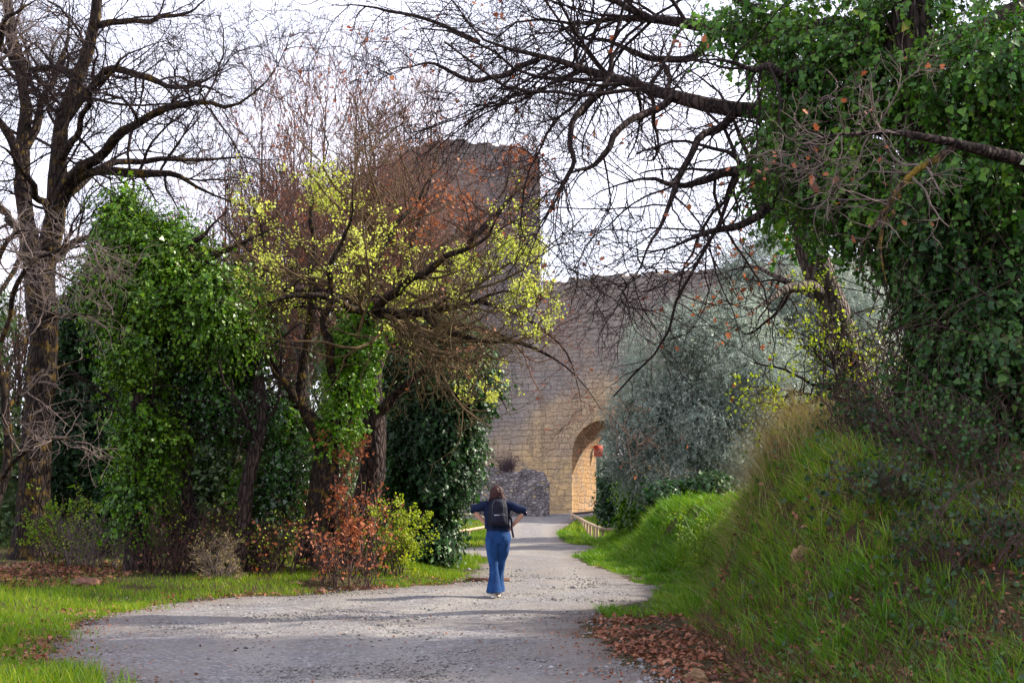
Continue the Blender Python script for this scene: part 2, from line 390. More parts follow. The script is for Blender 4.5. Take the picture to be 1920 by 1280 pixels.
def stone_mat(name, warm, cool, warmz=4.0, gate=True, bw=.46, bh=.25, dark=.4):
    m, nt, out = newmat(name); co = objco(nt)
    s = nt.nodes.new("ShaderNodeSeparateXYZ"); nt.links.new(co, s.inputs[0])
    u = math_(nt, 'ADD', s.outputs[0], s.outputs[1])
    wob = math_(nt, 'MULTIPLY_ADD', noise(nt, .8, 3, co), .9, -.45)
    wob2 = math_(nt, 'MULTIPLY_ADD', noise(nt, 1.7, 3, co), .34, -.17)
    cmb = nt.nodes.new("ShaderNodeCombineXYZ")
    nt.links.new(math_(nt, 'ADD', u, wob), cmb.inputs[0]); nt.links.new(math_(nt, 'ADD', s.outputs[2], wob2), cmb.inputs[1])
    br = nt.nodes.new("ShaderNodeTexBrick"); nt.links.new(cmb.outputs[0], br.inputs["Vector"])
    br.inputs["Scale"].default_value = 1; br.inputs["Brick Width"].default_value = bw; br.inputs["Row Height"].default_value = bh
    br.inputs["Mortar Size"].default_value = .022; br.inputs["Mortar Smooth"].default_value = .6; br.inputs["Bias"].default_value = -.1
    br.inputs["Color1"].default_value = (.8, .78, .76, 1); br.inputs["Color2"].default_value = (1.2, 1.15, 1.08, 1); br.inputs["Mortar"].default_value = (.52, .48, .45, 1)
    br.offset_frequency = 2; br.squash = .8; br.squash_frequency = 3
    b2 = nt.nodes.new("ShaderNodeTexBrick"); nt.links.new(cmb.outputs[0], b2.inputs["Vector"])
    b2.inputs["Scale"].default_value = 1; b2.inputs["Brick Width"].default_value = bw * 1.75; b2.inputs["Row Height"].default_value = bh * 1.5
    b2.inputs["Mortar Size"].default_value = .03; b2.inputs["Mortar Smooth"].default_value = .7; b2.squash = 1.4; b2.squash_frequency = 2
    for k_, v_ in (("Color1", (.72, .7, .68, 1)), ("Color2", (1.3, 1.22, 1.1, 1)), ("Mortar", (.5, .46, .43, 1))): b2.inputs[k_].default_value = v_
    sel = ramp(nt, noise(nt, .55, 3, co), [(.47, (0, 0, 0)), (.53, (1, 1, 1))])
    bcol = mixc(nt, sel, br.outputs[0], b2.outputs[0]); bfac = mixc(nt, sel, br.outputs[1], b2.outputs[1])
    n1 = noise(nt, .35, 5, co, .6)
    f = math_(nt, 'SUBTRACT', math_(nt, 'DIVIDE', s.outputs[2], warmz * 2), math_(nt, 'MULTIPLY_ADD', n1, 1.6, -.8))
    if gate:   # warm dressed stone round the opening
        gx = math_(nt, 'ABSOLUTE', math_(nt, 'SUBTRACT', s.outputs[0], 1.2))
        f = math_(nt, 'ADD', f, math_(nt, 'MULTIPLY_ADD', gx, .055, -.16))
    c = mixc(nt, ramp(nt, f, [(.3, (0, 0, 0)), (.75, (1, 1, 1))]), warm, cool)
    if gate:   # the reveal of the opening is coloured a deeper orange than the front
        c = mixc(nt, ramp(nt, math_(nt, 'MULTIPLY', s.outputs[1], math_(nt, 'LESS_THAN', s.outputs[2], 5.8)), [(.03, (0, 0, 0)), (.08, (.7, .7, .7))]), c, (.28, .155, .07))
    c = mixc(nt, ramp(nt, noise(nt, 1.4, 6, co, .7), [(.45, (0, 0, 0)), (.7, (.8, .8, .8))]), c, tuple(v * .75 for v in cool))
    c = mixc(nt, .5, c, bcol, 'MULTIPLY')
    c = mixc(nt, .6, c, ramp(nt, noise(nt, 7, 5, co, .7), [(.3, (.55, .52, .5)), (.7, (1.3, 1.28, 1.25))]), 'MULTIPLY')
    pit = ramp(nt, noise(nt, 2.6, 2, co), [(.71, (0, 0, 0)), (.75, (.75, .75, .75))])
    c = mixc(nt, pit, c, (.05, .042, .038))
    mp = nt.nodes.new("ShaderNodeMapping"); mp.inputs["Scale"].default_value = (1.3, 1.3, .12); nt.links.new(co, mp.inputs[0])
    c = mixc(nt, ramp(nt, noise(nt, 1.1, 4, mp.outputs[0]), [(.5, (0, 0, 0)), (.75, (dark, dark, dark))]), c, (.07, .062, .06))
    h = math_(nt, 'ADD', math_(nt, 'MULTIPLY', bfac, -.8), noise(nt, 5, 6, co, .7))
    nt.links.new(pbsdf(nt, c, .92, bump(nt, h, .9, .07), .15).outputs[0], out.inputs[0]); return m
M['soil'] = ground_mat(); M['path'] = path_mat()
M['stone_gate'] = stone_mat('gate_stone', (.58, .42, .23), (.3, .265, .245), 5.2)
M['stone_tower'] = stone_mat('tower_stone', (.29, .235, .2), (.235, .205, .2), 3., False, .38, .22)
def rubble_mat():
    m, nt, out = newmat('rubble_stone'); co = objco(nt)
    v = nt.nodes.new("ShaderNodeTexVoronoi"); v.inputs["Scale"].default_value = 4.2; v.inputs["Randomness"].default_value = .9
    mp = nt.nodes.new("ShaderNodeMapping"); mp.inputs["Scale"].default_value = (1, 1, 1.5); nt.links.new(co, mp.inputs[0]); nt.links.new(mp.outputs[0], v.inputs["Vector"])
    e = nt.nodes.new("ShaderNodeTexVoronoi"); e.feature = 'DISTANCE_TO_EDGE'; e.inputs["Scale"].default_value = 4.2; e.inputs["Randomness"].default_value = .9; nt.links.new(mp.outputs[0], e.inputs["Vector"])
    sp = nt.nodes.new("ShaderNodeSeparateColor"); nt.links.new(v.outputs["Color"], sp.inputs[0])
    c = ramp(nt, sp.outputs[0], [(0, (.17, .155, .15)), (.5, (.27, .25, .245)), (.9, (.36, .33, .31)), (1, (.42, .33, .2))])
    c = mixc(nt, ramp(nt, e.outputs[0], [(0, (1, 1, 1)), (.09, (0, 0, 0))]), c, (.11, .1, .1))
    c = mixc(nt, .7, c, ramp(nt, noise(nt, 3., 6, co, .7), [(.3, (.5, .48, .5)), (.7, (1.25, 1.2, 1.2))]), 'MULTIPLY')
    h = math_(nt, 'ADD', math_(nt, 'MINIMUM', math_(nt, 'MULTIPLY', e.outputs[0], 4.), .6), noise(nt, 6, 5, co, .7))
    nt.links.new(pbsdf(nt, c, .95, bump(nt, h, .9, .1), .1).outputs[0], out.inputs[0]); return m
M['stone_rubble'] = rubble_mat()
M['pebble'] = leafmat('pebble', [(0, (.07, .06, .055)), (.4, (.17, .16, .155)), (.8, (.26, .25, .245)), (1, (.4, .39, .38))], .85, 0, .2)

# ------------------------------------------------------------------ terrain
LX = np.array([(-12, -3.4), (8, -2.3), (11.4, -3.2), (13, -4.2), (15.4, -4.9), (18, -5.2), (20, -5.1), (21.4, -4.4), (22.4, -2.8), (24.2, -1.5), (25.8, -.9), (31, -.72), (35.5, -.65), (37, -3.2), (40.5, -3.2), (42, -.9), (50, -.7), (57, -.4), (64, -.6), (70, -2.2), (75, -3.6), (80, -2.4), (83, 3), (120, 8)])
RX = np.array([(-12, 2.2), (9, 1.7), (11.4, 1.35), (14, .95), (16.3, .85), (19, 1.2), (21, 2.0), (22.2, 2.3), (24, 2.4), (26.7, 2.2), (31, 1.75), (35, 1.7), (40, 2.2), (42, 2.6), (44, 2.3), (47, 1.76), (57, 1.9), (70, 3.2), (80, 5.9), (90, 10), (120, 20)])
def xl(y): return np.interp(y, LX[:, 0], LX[:, 1])
def xr(y): return np.interp(y, RX[:, 0], RX[:, 1])
def bankH(y): return np.interp(y, [0, 9, 10.5, 12, 13.5, 15, 18, 24, 30, 38, 46, 53], [.1, .25, .6, 1.3, 1.75, 1.95, 2.2, 1.7, 1.3, .95, .6, 0])
def toe(y): return np.interp(y, [9, 11, 16, 19, 24, 30, 40], [.3, .45, 1.25, 1.15, 1.0, .8, .9])
def terr(x, y):
    x = np.asarray(x, float); y = np.asarray(y, float)
    z = .55 * smooth((y - 45) / 40) + 0 * x
    u = x - xr(y); v = xl(y) - x
    w = 1.35
    bank = bankH(y) * smooth((u - toe(y)) / w)
    lump = (vn2(x, y, .9) - .5) * .8 + (vn2(x, y, 2.6) - .5) * .45 + (vn2(x, y, 6.) - .5) * .14
    z = z + bank + lump * np.clip(bank, 0, 1) * .75
    far = smooth((y - 44) / 8) * smooth((78 - y) / 8)
    z = z - .45 * smooth((u - .1) / 1.6) * far - .4 * smooth((v - .2) / 3) * far
    z = z + np.where(y < 36, .14 * smooth((v - .1) / 1.4) + .03 * np.clip(v - 1, 0, 12), 0) * smooth((37 - y) / 3)
    z = z + (vn2(x, y, .6) - .5) * .06
    return z
def gz(x, y): return float(terr(np.array([x]), np.array([y]))[0])
def on(px, d, dz=0.):
    """foot point on the ground at depth d in photo column px"""
    x = (px - CX) / F_PX * d
    return np.array([x, d, gz(x, d) + dz])

def grid_faces(nx, ny):
    i = np.arange(nx * ny).reshape(ny, nx)
    return np.stack([i[:-1, :-1], i[:-1, 1:], i[1:, 1:], i[1:, :-1]], -1).reshape(-1, 4)
gx_ = np.concatenate([np.geomspace(-900, -20, 12), np.linspace(-18, -7, 24), np.linspace(-6.8, 8, 120), np.linspace(8.3, 20, 24), np.geomspace(22, 900, 12)])
gy_ = np.concatenate([np.linspace(-30, 8, 16), np.linspace(8.2, 30, 150), np.linspace(30.3, 90, 150), np.geomspace(92, 1800, 24)])
GX, GY = np.meshgrid(gx_, gy_)
GZ = terr(GX, GY)
inside = np.minimum(GX - xl(GY), xr(GY) - GX)
GZ = GZ - .05 * smooth((inside - .05) / .3)
tag(mesh('ground', [(np.stack([GX, GY, GZ], -1), grid_faces(len(gx_), len(gy_)))], M['soil']), kind='structure')
# the gravel path, a sheet of its own with ragged edges
ys = np.concatenate([np.linspace(-12, 8, 20), np.linspace(8.1, 30, 220), np.linspace(30.2, 90, 200), np.linspace(91, 120, 20)])
ss = np.linspace(0, 1, 36)
a_ = xl(ys) + (vn2(ys, ys * 0 + 3, 1.7) - .5) * .5 + (vn2(ys, ys * 0 + 9, 6) - .5) * .35 + (vn2(ys, ys * 0 + 19, 17) - .5) * .2
b_ = xr(ys) + (vn2(ys, ys * 0 + 5, 1.7) - .5) * .4 + (vn2(ys, ys * 0 + 11, 6) - .5) * .35 + (vn2(ys, ys * 0 + 29, 17) - .5) * .2
PX_ = a_[:, None] * (1 - ss) + b_[:, None] * ss; PY_ = np.repeat(ys[:, None], len(ss), 1)
edge = np.minimum(ss, 1 - ss) * (b_ - a_)[:, None]
PZ_ = terr(PX_, PY_) + .012 - .05 * smooth((.12 - edge) / .12) + (vn2(PX_, PY_, 1.3) - .5) * .05 + (vn2(PX_, PY_, 4.) - .5) * .02
rel = (PX_ - (xl(PY_) + xr(PY_)) / 2)
wear = np.maximum(np.exp(-((rel - .75) / .28) ** 2), np.exp(-((rel + .75) / .28) ** 2)) * (.5 + vn2(PX_, PY_, .7))
dirt = np.exp(-np.minimum(PX_ - xl(PY_), xr(PY_) - PX_) / .45) * (.4 + 1.1 * vn2(PX_, PY_, 1.6))
PZ_ = PZ_ - .015 * np.clip(wear, 0, 1)
po = tag(mesh('path', [(np.stack([PX_, PY_, PZ_], -1), grid_faces(len(ss), len(ys)))], M['path']), kind='structure')
for an_, av_ in (('wear', wear), ('dirt', dirt)): po.data.attributes.new(an_, 'FLOAT', 'POINT').data.foreach_set('value', np.clip(av_, 0, 1).astype(np.float32).ravel())

# ------------------------------------------------------------------ loose gravel, grass, fallen leaves (stuff)
def scatter_xy(rng, n, fn, x0, x1, y0, y1, ybias=1.0):
    x = rng.uniform(x0, x1, n); y = y0 + (y1 - y0) * rng.uniform(0, 1, n) ** ybias
    k = rng.uniform(size=n) < fn(x, y); return x[k], y[k]
r = rng_(5)
x, y = scatter_xy(r, 46000, lambda x, y: ((x > xl(y) - .9 * vn2(x, y, 2.)) & (x < xr(y) + .5 * vn2(x, y, 2.))) * (.25 + .75 * (vn2(x, y, .8) > .5)), -6, 3, 10.5, 30, 1.9)
n = len(x); z = terr(x, y) + .01
oct_v = np.array([(1, 0, 0), (-1, 0, 0), (0, 1, 0), (0, -1, 0), (0, 0, .6), (0, 0, -.6)], float)
oct_f = np.array([(0, 2, 4), (2, 1, 4), (1, 3, 4), (3, 0, 4), (2, 0, 5), (1, 2, 5), (3, 1, 5), (0, 3, 5)])
sz = np.exp(r.normal(math.log(.0095), .5, n))
Vv = (oct_v[None] * r.uniform(.6, 1.3, (n, 6, 1)) * sz[:, None, None]) + np.stack([x, y, z], 1)[:, None]
tag(mesh('gravel', [(Vv.reshape(-1, 3), (oct_f[None] + (np.arange(n) * 6)[:, None, None]).reshape(-1, 3))], M['pebble'], flat=True), 'loose grey pebbles scattered over the path', 'gravel', kind='stuff')

def grass(name, x, y, h, w, mat, rng, label, lean=(0, 0), curl=.5, tuft=0, tr=.05):
    n = len(x); a = rng.uniform(0, 2 * np.pi, n)
    if tuft:
        x, y, h, w, a = (np.repeat(v, tuft) for v in (x, y, h, w, a)); n = len(x)
        a = rng.uniform(0, 2 * np.pi, n); q = tr * rng.uniform(0, 1.6, n); x = x + q * np.cos(a); y = y + q * np.sin(a)
        h = h * rng.uniform(.45, 1.25, n); a = a + rng.normal(size=n) * .5
    z = terr(x, y) - .02; d = np.stack([np.cos(a), np.sin(a), 0 * a], 1) + np.array([lean[0], lean[1], 0])
    s = np.stack([-np.sin(a), np.cos(a), 0 * a], 1)
    s = np.where(rng.uniform(size=(n, 1)) < .5, s, np.array([1., 0, 0]))        # mixed facing
    base = np.stack([x, y, z], 1)
    c = curl * rng.uniform(.3, 1.4, n)
    pts = []
    for t, wd in ((0, 1.), (.4, .8), (.75, .5), (1., 0.)):
        p = base + d * (h * c * t * t)[:, None] + np.array([0, 0, 1.]) * (h * (t - .28 * c * t * t))[:, None]
        if wd > 0: pts += [p - s * (w * wd / 2)[:, None], p + s * (w * wd / 2)[:, None]]
        else: pts += [p]
    V = np.stack(pts, 1)
    o = (np.arange(n) * 7)[:, None, None]
    q = (np.array([(0, 1, 3, 2), (2, 3, 5, 4)])[None] + o).reshape(-1, 4); t3 = (np.array([(4, 5, 6)])[None] + o).reshape(-1, 3)
    return tag(mesh(name, [(V.reshape(-1, 3), q), (np.zeros((0, 3)), t3 - len(V.reshape(-1, 3)))], mat), label, 'grass', kind='stuff')

r = rng_(11)
def fl(x, y):   # left verge: denser at the rim, patchy further in
    v = xl(y) - x + (vn2(x, y, 1.2) - .5) * 1.0 + (vn2(x, y, 5) - .5) * .5
    return ((v > 0) + .12 * ((v > -.35) & (v <= 0)) * (vn2(x, y, 3.) > .5)) * np.clip(1.25 - .3 * v, .05, 1) * (vn2(x, y, .7) > np.where(y < 21, .12, .3)) * (vn2(x + 7, y, 2.3) > .2) * (y < 36)
x, y = scatter_xy(r, 230000, fl, -11, 0, 10.5, 34, 1.0)
h = (.05 + .16 * vn2(x, y, .9) ** 2) * r.uniform(.5, 1.5, len(x)) * np.where(y < 14.5, 1.5, 1.)
grass('verge_grass', x, y, h, r.uniform(.006, .013, len(x)), M['grass'], r, 'short sunlit grass on the left verge')
x, y = scatter_xy(r, 60000, lambda x, y: ((xl(y) - x + (vn2(x, y, 1.) - .5) * .6) > 0) * 1., -9, 0, 26, 82, 1.3)
k = (y > 34); x, y = x[k], y[k]
grass('meadow_grass', x, y, .13 * r.uniform(.5, 1.5, len(x)), r.uniform(.014, .03, len(x)), M['grass'], r, 'bright green grass slope by the far fences')
def fr(x, y):
    u = x - xr(y) + (vn2(x, y, 1.3) - .5) * .7
    return (u > .02) * (vn2(x, y, .8) > np.where(y > 21, .05, .12)) * np.where(u < 1, 1, np.clip(1 - .1 * (u - 1), .1, 1)) * np.where(y < 18, np.clip((u - toe(y) + .1) * 2, 0, 1) * np.clip(vn2(x, y, 1.9) * 3.2 - .4, .3, 1), 1.)
x, y = scatter_xy(r, 23000, fr, .8, 8, 8, 56, 1.25)
u = x - xr(y)
h = (.1 + .3 * vn2(x, y, 1.1) ** 1.5) * r.uniform(.5, 1.4, len(x)) * np.where(u < .9, .6, 1.15)
grass('bank_grass', x, y, h, r.uniform(.008, .014, len(x)) * np.clip(y / 20, 1, 2.2), M['grass_bank'], r, 'green grass covering the bank right of the path', (-.4, -.15), .75, 14, .055)
def fc(x, y):
    u = x - xr(y); return np.exp(-((x - 3.5) / .5) ** 2 - ((y - 18.5) / 1.9) ** 2)
x, y = scatter_xy(r, 21000, fc, 2.3, 5.2, 14.5, 23)
grass('dry_grass', x, y, r.uniform(.35, .8, len(x)), r.uniform(.005, .009, len(x)), M['dry'], r, 'tall pale dry grass on the crest of the bank', (-.5, -.2), .75)
x, y = scatter_xy(r, 34000, lambda x, y: ((x - xr(y)) > toe(y)) * (vn2(x + 50, y, .9) > .4), 1.4, 7, 8, 24, 1.1)
grass('dead_stems', x, y, r.uniform(.08, .4, len(x)), r.uniform(.004, .008, len(x)), M['straw'], r, 'dead brown grass stems tangled over the shady bank', (-.5, -.3), .9)
x, y = scatter_xy(r, 30000, lambda x, y: ((x - xr(y)) > .1) * 1., 1.5, 9, 44, 80)
grass('fence_grass', x, y, .16 * r.uniform(.5, 1.5, len(x)), r.uniform(.018, .035, len(x)), M['grass'], r, 'grass along the right fence before the gate')

r = rng_(17)
def flit(x, y):
    u = x - xr(y); m = .95 * np.exp(-((u - .45) / .75) ** 2) * np.clip((19 - y) / 3, 0, 1)
    e = .02 * (x > xl(y)) * (x < xr(y)); b = .5 * ((u > toe(y)) & (u < 4.6)) * (vn2(x, y, 1.5) > .36) * (y < 20)
    lft = .5 * np.exp(-((xl(y) - x) / .45) ** 2) * (vn2(x, y, 1.3) > .42) + .35 * ((xl(y) - x) > 2.2) * (vn2(x, y, .9) > .4) + .12 * (np.exp(-((xl(y) - x) / .5) ** 2)) + .5 * np.exp(-((x + 7.6) / .8) ** 2 - ((y - 23.3) / 1) ** 2)
    return np.clip(np.maximum.reduce([m * np.clip(vn2(x, y, 2.1) * 3 - .7, 0, 1), e * (vn2(x, y, .6) > .55), b, lft]), 0, 1)
x, y = scatter_xy(r, 150000, flit, -11, 6.5, 8.5, 26, 1.2)
P = np.stack([x, y, terr(x, y) + r.uniform(.012, .05, len(x))], 1)
A = r.normal(size=P.shape) * np.array([1, 1, .3]); Nn = r.normal(size=P.shape) * .5 + np.array([0, 0, 1.])
tag(mesh('fallen_leaves', [leaves(P, A, Nn, r.uniform(.035, .085, len(P)) * np.where((x > xl(y)) & (x < xr(y)), .5, 1.), 'oak')], M['litter']), 'russet fallen oak leaves heaped along the path edge', 'fallen leaves', kind='stuff')

# ------------------------------------------------------------------ walls, tower, gate
WROT = math.radians(30)
gate_o = np.array([(1072 - CX) / F_PX * 80, 80, 0.0])
wall_root = empty('town_wall', gate_o); wall_root.rotation_euler = (0, 0, -WROT)
tag(wall_root, 'long grey and ochre town wall pierced by the round arched gate', 'wall')
def extrude(outline, y0, y1, fr_=True):
    """outline (n,2) of local x,z; a solid between the two depths"""
    o = np.asarray(outline, float); n = len(o)
    V = np.concatenate([np.stack([o[:, 0], np.full(n, y0), o[:, 1]], 1), np.stack([o[:, 0], np.full(n, y1), o[:, 1]], 1)])
    side = np.array([(i, i + n, (i + 1) % n + n, (i + 1) % n) for i in range(n)])
    return V, [np.arange(n)[None], (np.arange(n) + n)[::-1][None], side]
def solid(name, outline, y0, y1, mat, parent=None, base=None):
    V, Fs = extrude(outline, y0, y1)
    return mesh(name, [(V, Fs[0])] + [(np.zeros((0, 3)), f - len(V)) for f in Fs[1:]], mat, parent, base, flat=True)
def ragged(x0, x1, z, n, amp, rng):
    xs = np.linspace(x0, x1, n); zz = np.interp(np.linspace(0, 1, n), np.linspace(0, 1, len(z)), z)
    step = np.round(rng.uniform(-1, 1, n) * 2) / 2 * amp
    out = []
    for i in range(n):
        out.append((xs[i], zz[i] + step[i])); 
        if i + 1 < n: out.append((xs[i + 1] - .02, zz[i] + step[i] + rng.uniform(-.05, .05)))
    return out
r = rng_(3)
AW, SPR = 3.9, 3.75                                        # opening width, springing height
def column_wall(name, x0, x1, topz, y0, y1, mat, parent, amp, rng, arch=None, cw=.42):
    """a thick wall built course-wide column by column, ragged along its top, with an optional round-arched opening"""
    xs = list(np.arange(x0, x1, cw)) + [x1]; arcx = []
    if arch:
        aw, spr = arch
        arcx = [aw / 2 - aw / 2 * math.cos(t) for t in np.linspace(0, math.pi, 25)]
        xs = [x for x in xs if x < -.02 or x > aw + .02] + arcx
    xs = np.array(sorted(xs)); Q = []; prev = None
    def bot(x): return -1. if not arch else arch[1] + math.sqrt(max(0., (arch[0] / 2) ** 2 - (x - arch[0] / 2) ** 2))
    t = 0; left = 0
    for i in range(len(xs) - 1):
        a, c = xs[i], xs[i + 1]; inside = arch and a > -1e-6 and c < arch[0] + 1e-6
        if not inside or left <= 0 or prev is None:
            t = float(np.interp((a + c) / 2, topz[0], topz[1])) + round(rng.uniform(-1, 1) * 2) / 2 * amp; left = cw
        left -= c - a
        ba, bc = (bot(a), bot(c)) if inside else (-1., -1.)
        for y, flip in ((y0, 0), (y1, 1)):
            q = [(a, y, ba), (c, y, bc), (c, y, t), (a, y, t)]; Q.append(q[::-1] if flip else q)
        Q.append([(a, y0, t), (c, y0, t), (c, y1, t), (a, y1, t)])
        if inside: Q.append([(a, y1, ba), (c, y1, bc), (c, y0, bc), (a, y0, ba)])
        if prev is None: Q.append([(a, y1, -1.), (a, y0, -1.), (a, y0, t), (a, y1, t)])
        elif abs(prev - t) > 1e-4: Q.append([(a, y0, prev), (a, y1, prev), (a, y1, t), (a, y0, t)])
        prev = t
    Q.append([(x1, y0, -1.), (x1, y1, -1.), (x1, y1, prev), (x1, y0, prev)])
    if arch:
        for x in (0., arch[0]): Q.append([(x, y0, -1.), (x, y1, -1.), (x, y1, arch[1]), (x, y0, arch[1])])
    V = np.array(Q, float).reshape(-1, 3)
    return mesh(name, [(V, np.arange(len(V)).reshape(-1, 4))], mat, parent, flat=True)
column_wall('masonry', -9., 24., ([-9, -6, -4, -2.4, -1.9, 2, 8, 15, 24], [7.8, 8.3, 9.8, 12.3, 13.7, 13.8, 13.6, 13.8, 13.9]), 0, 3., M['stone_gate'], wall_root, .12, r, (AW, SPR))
# tower
tw = empty('stone_tower', (0, 0, 0)); tag(tw, 'tall brown stone tower with a ruined top behind the budding trees', 'tower')
tx0, tx1, td = (707 - CX) / F_PX * 83, (1013 - CX) / F_PX * 83, 83.0
tw.location = (tx0, td, .3); tw.rotation_euler = (0, 0, math.radians(-1.5))
W_ = tx1 - tx0
def ztop(py): return CAM_Z + (HORIZON - py) / F_PX * td - .3
prof = [ztop(v) for v in (305, 285, 268, 255, 252, 258, 262, 266, 272, 292)]
column_wall('masonry', 0., W_, (np.linspace(0, W_, len(prof)), prof), 0, 6.5, M['stone_tower'], tw, .08, rng_(8))
def boxm(c, s):
    c = np.array(c, float); s = np.array(s, float) / 2
    V = np.array([(i, j, k) for i in (-1, 1) for j in (-1, 1) for k in (-1, 1)], float) * s + c
    return V, np.array([(0, 1, 3, 2), (4, 6, 7, 5), (0, 4, 5, 1), (2, 3, 7, 6), (0, 2, 6, 4), (1, 5, 7, 3)])
# ragged stones of the broken parapet
st = []
r = rng_(21)
for i in range(46):
    xx = r.uniform(.2, W_ - .2); zt = np.interp(xx, np.linspace(0, W_, len(prof)), prof)
    st.append(boxm((xx, r.uniform(.25, .6), zt + r.uniform(-.12, .06)), (r.uniform(.25, .6), .5, r.uniform(.15, .3))))
for q in st: mesh('coping_stone', [q], M['stone_tower'], tw, flat=True)
# low rubble wall in front
lw = empty('rubble_wall', on(945, 75)); tag(lw, 'low rough grey rubble wall in front of the town wall', 'wall')
k = 75 / F_PX
def lz(py): return CAM_Z + (HORIZON - py) / F_PX * 75 - lw.location.z
r = rng_(31)
xs = np.linspace((850 - 945) * k, (1030 - 945) * k, 60); zs = np.linspace(-.4, 1, 26)
tp = np.interp(xs, np.array([850, 880, 905, 960, 1000, 1022, 1030]) * k - 945 * k, [lz(795), lz(800), lz(872), lz(884), lz(878), lz(886), lz(905)]) + (vn2(xs, xs * 0, 4) - .5) * .25
XX = np.repeat(xs[None], 26, 0); ZZ = np.where(zs[:, None] < 0, zs[:, None], zs[:, None] * tp[None])
Pn = np.stack([XX, 0 * XX, ZZ], -1); YY = (vnoise(Pn, 3.2) - .5) * .28 + (vnoise(Pn, 1.1) - .5) * .3
fv = np.stack([XX, YY, ZZ], -1); bv = np.stack([XX, YY * 0 + 1.1, ZZ], -1)
gf = grid_faces(60, 26)
capf = []
for i in range(59): capf.append((25 * 60 + i, 25 * 60 + i + 1, 25 * 60 + i + 1 + 1560, 25 * 60 + i + 1560))
for j in range(25):
    capf.append((j * 60 + 59, j * 60 + 59 + 1560, (j + 1) * 60 + 59 + 1560, (j + 1) * 60 + 59)); capf.append((j * 60, (j + 1) * 60, (j + 1) * 60 + 1560, j * 60 + 1560))
mesh('masonry', [(np.concatenate([fv.reshape(-1, 3), bv.reshape(-1, 3)]), np.concatenate([gf, gf[:, ::-1] + 1560, np.array(capf)]))], M['stone_rubble'], lw)
# red sign at the inner side of the arch
pr = pt(1122, 845, 82.2)
sg = empty('sign', (pr[0], pr[1], pr[2] - .35)); tag(sg, 'small red panel sign hung inside the gate arch', 'sign')
mesh('panel', [boxm((0, 0, .35), (.5, .04, .66))], plain('red_paint', (.62, .1, .06), .6, .3, 8., .15), sg, flat=True)
for zz in (.6, .1): mesh('bracket', [boxm((-.42, .03, zz), (.4, .03, .03))], M['wood_dark'], sg, flat=True)

# ------------------------------------------------------------------ fences
def fence(label, pts, n, hgt, rails=((0.0, 'wood'),), sub=None):
    """pts rows (px, rail_y, d): the top rail as seen; posts stand below it"""
    q = np.array([[*pt(*p), .05] for p in pts]); 
    base = np.array([q[0, 0], q[0, 1], gz(q[0, 0], q[0, 1])])
    root = empty('wooden_fence', base); tag(root, label, 'fence', 'rustic wooden fences before the gate')
    s = resample(q, 40)
    for i in np.linspace(0, 39, n).astype(int):
        p = s[i]; g = min(gz(p[0], p[1]), p[2] - hgt)
        T, F = tubes(np.array([[[p[0], p[1], g - .1], [p[0], p[1], (g + p[2]) / 2], [p[0], p[1], p[2] - .02]]]), np.full((1, 3), .055), 8)
        mesh('post', [(T, F)], M['wood'], root, base)
    for i in range(len(q) - 1):
        a, b = q[i], q[i + 1]
        P = np.linspace(a[:3], b[:3], 8)[None]; P[:, :, 2] += (vn2(P[0, :, 0], P[0, :, 1], .9) - .5) * .03
        mesh('rail', [tubes(P, np.full((1, 8), .06), 8)], M['wood_dark'] if sub and i in sub else M['wood'], root, base)
    return root
fence('pale log fence curving along the right side up to the gate', [(1148 + 16, 993, 49.5), (1128, 991, 51.5), (1112, 984, 56), (1097, 977, 61), (1083, 969, 67), (1071, 963, 71), (1128, 957.5, 73)], 13, .7, sub=(5,))
fence('short pale log fence in the grass on the left, nearest the path', [(818, 1006, 53), (836, 1001, 54), (914, 987, 56.5)], 4, .62)
fence('farther pale log fence below the rubble wall on the left', [(820, 960, 72), (850, 962, 72), (895, 965, 71.5), (920, 974, 68)], 4, .7)

# ------------------------------------------------------------------ trees
def skel(rows, d0, n=22, wob=.0, rng=None):
    """rows (px, py, depth offset, half width in px) -> resampled (n,3), (n,)"""
    q = []
    for px, py, dd, hw in rows:
        d = d0 + dd; q.append([*pt(px, py, d), hw * d / F_PX])
    s = resample(q, n)
    if wob and rng is not None:
        L = np.linalg.norm(s[-1, :3] - s[0, :3]); t = np.linspace(0, 1, n)[:, None]
        s[:, :3] += wob * L * np.concatenate([(vn2(np.arange(n) * .45, np.full(n, rng.uniform(0, 99)))[:, None] - .5) for _ in range(3)], 1) * np.minimum(t * 6, 1)
    if n != 30 and n != 26: s[:, 3] *= 1 - .72 * smooth((np.linspace(0, 1, n) - .45) / .55)
    return s[:, :3], s[:, 3]
def limbs(list_rows, d0, rng, n=22, wob=.06, thin=1.):
    a = [skel(rw, d0, n, wob, rng) for rw in list_rows]
    return np.stack([p for p, _ in a]), np.stack([q for _, q in a]) * thin
def crown_twigs(rng, P, R, spec):
    """spec: list of dicts for grow(); returns list of (P,R) per level"""
    out = []; cp, cr = P, R
    for s in spec:
        s = dict(s); sides = s.pop('S', 4); src = s.pop('src', None)
        if src == 'all':
            pass
        cp, cr = grow(rng, cp, cr, **s); out.append((cp, cr, sides))
    return out
def tree(name, label, cat, base, trunk, bark, twigs=None, twigmat=None, group=None, tS=12, lump=.22, thin=None):
    root = empty(name, base); tag(root, label, cat, group)
    mesh('trunk', [tubes(p, q, tS, lump) for p, q in trunk] , bark, root, base)
    if twigs: mesh('crown', [tubes(p, q, s) for p, q, s in twigs], twigmat or M['twig'], root, base)
    return root

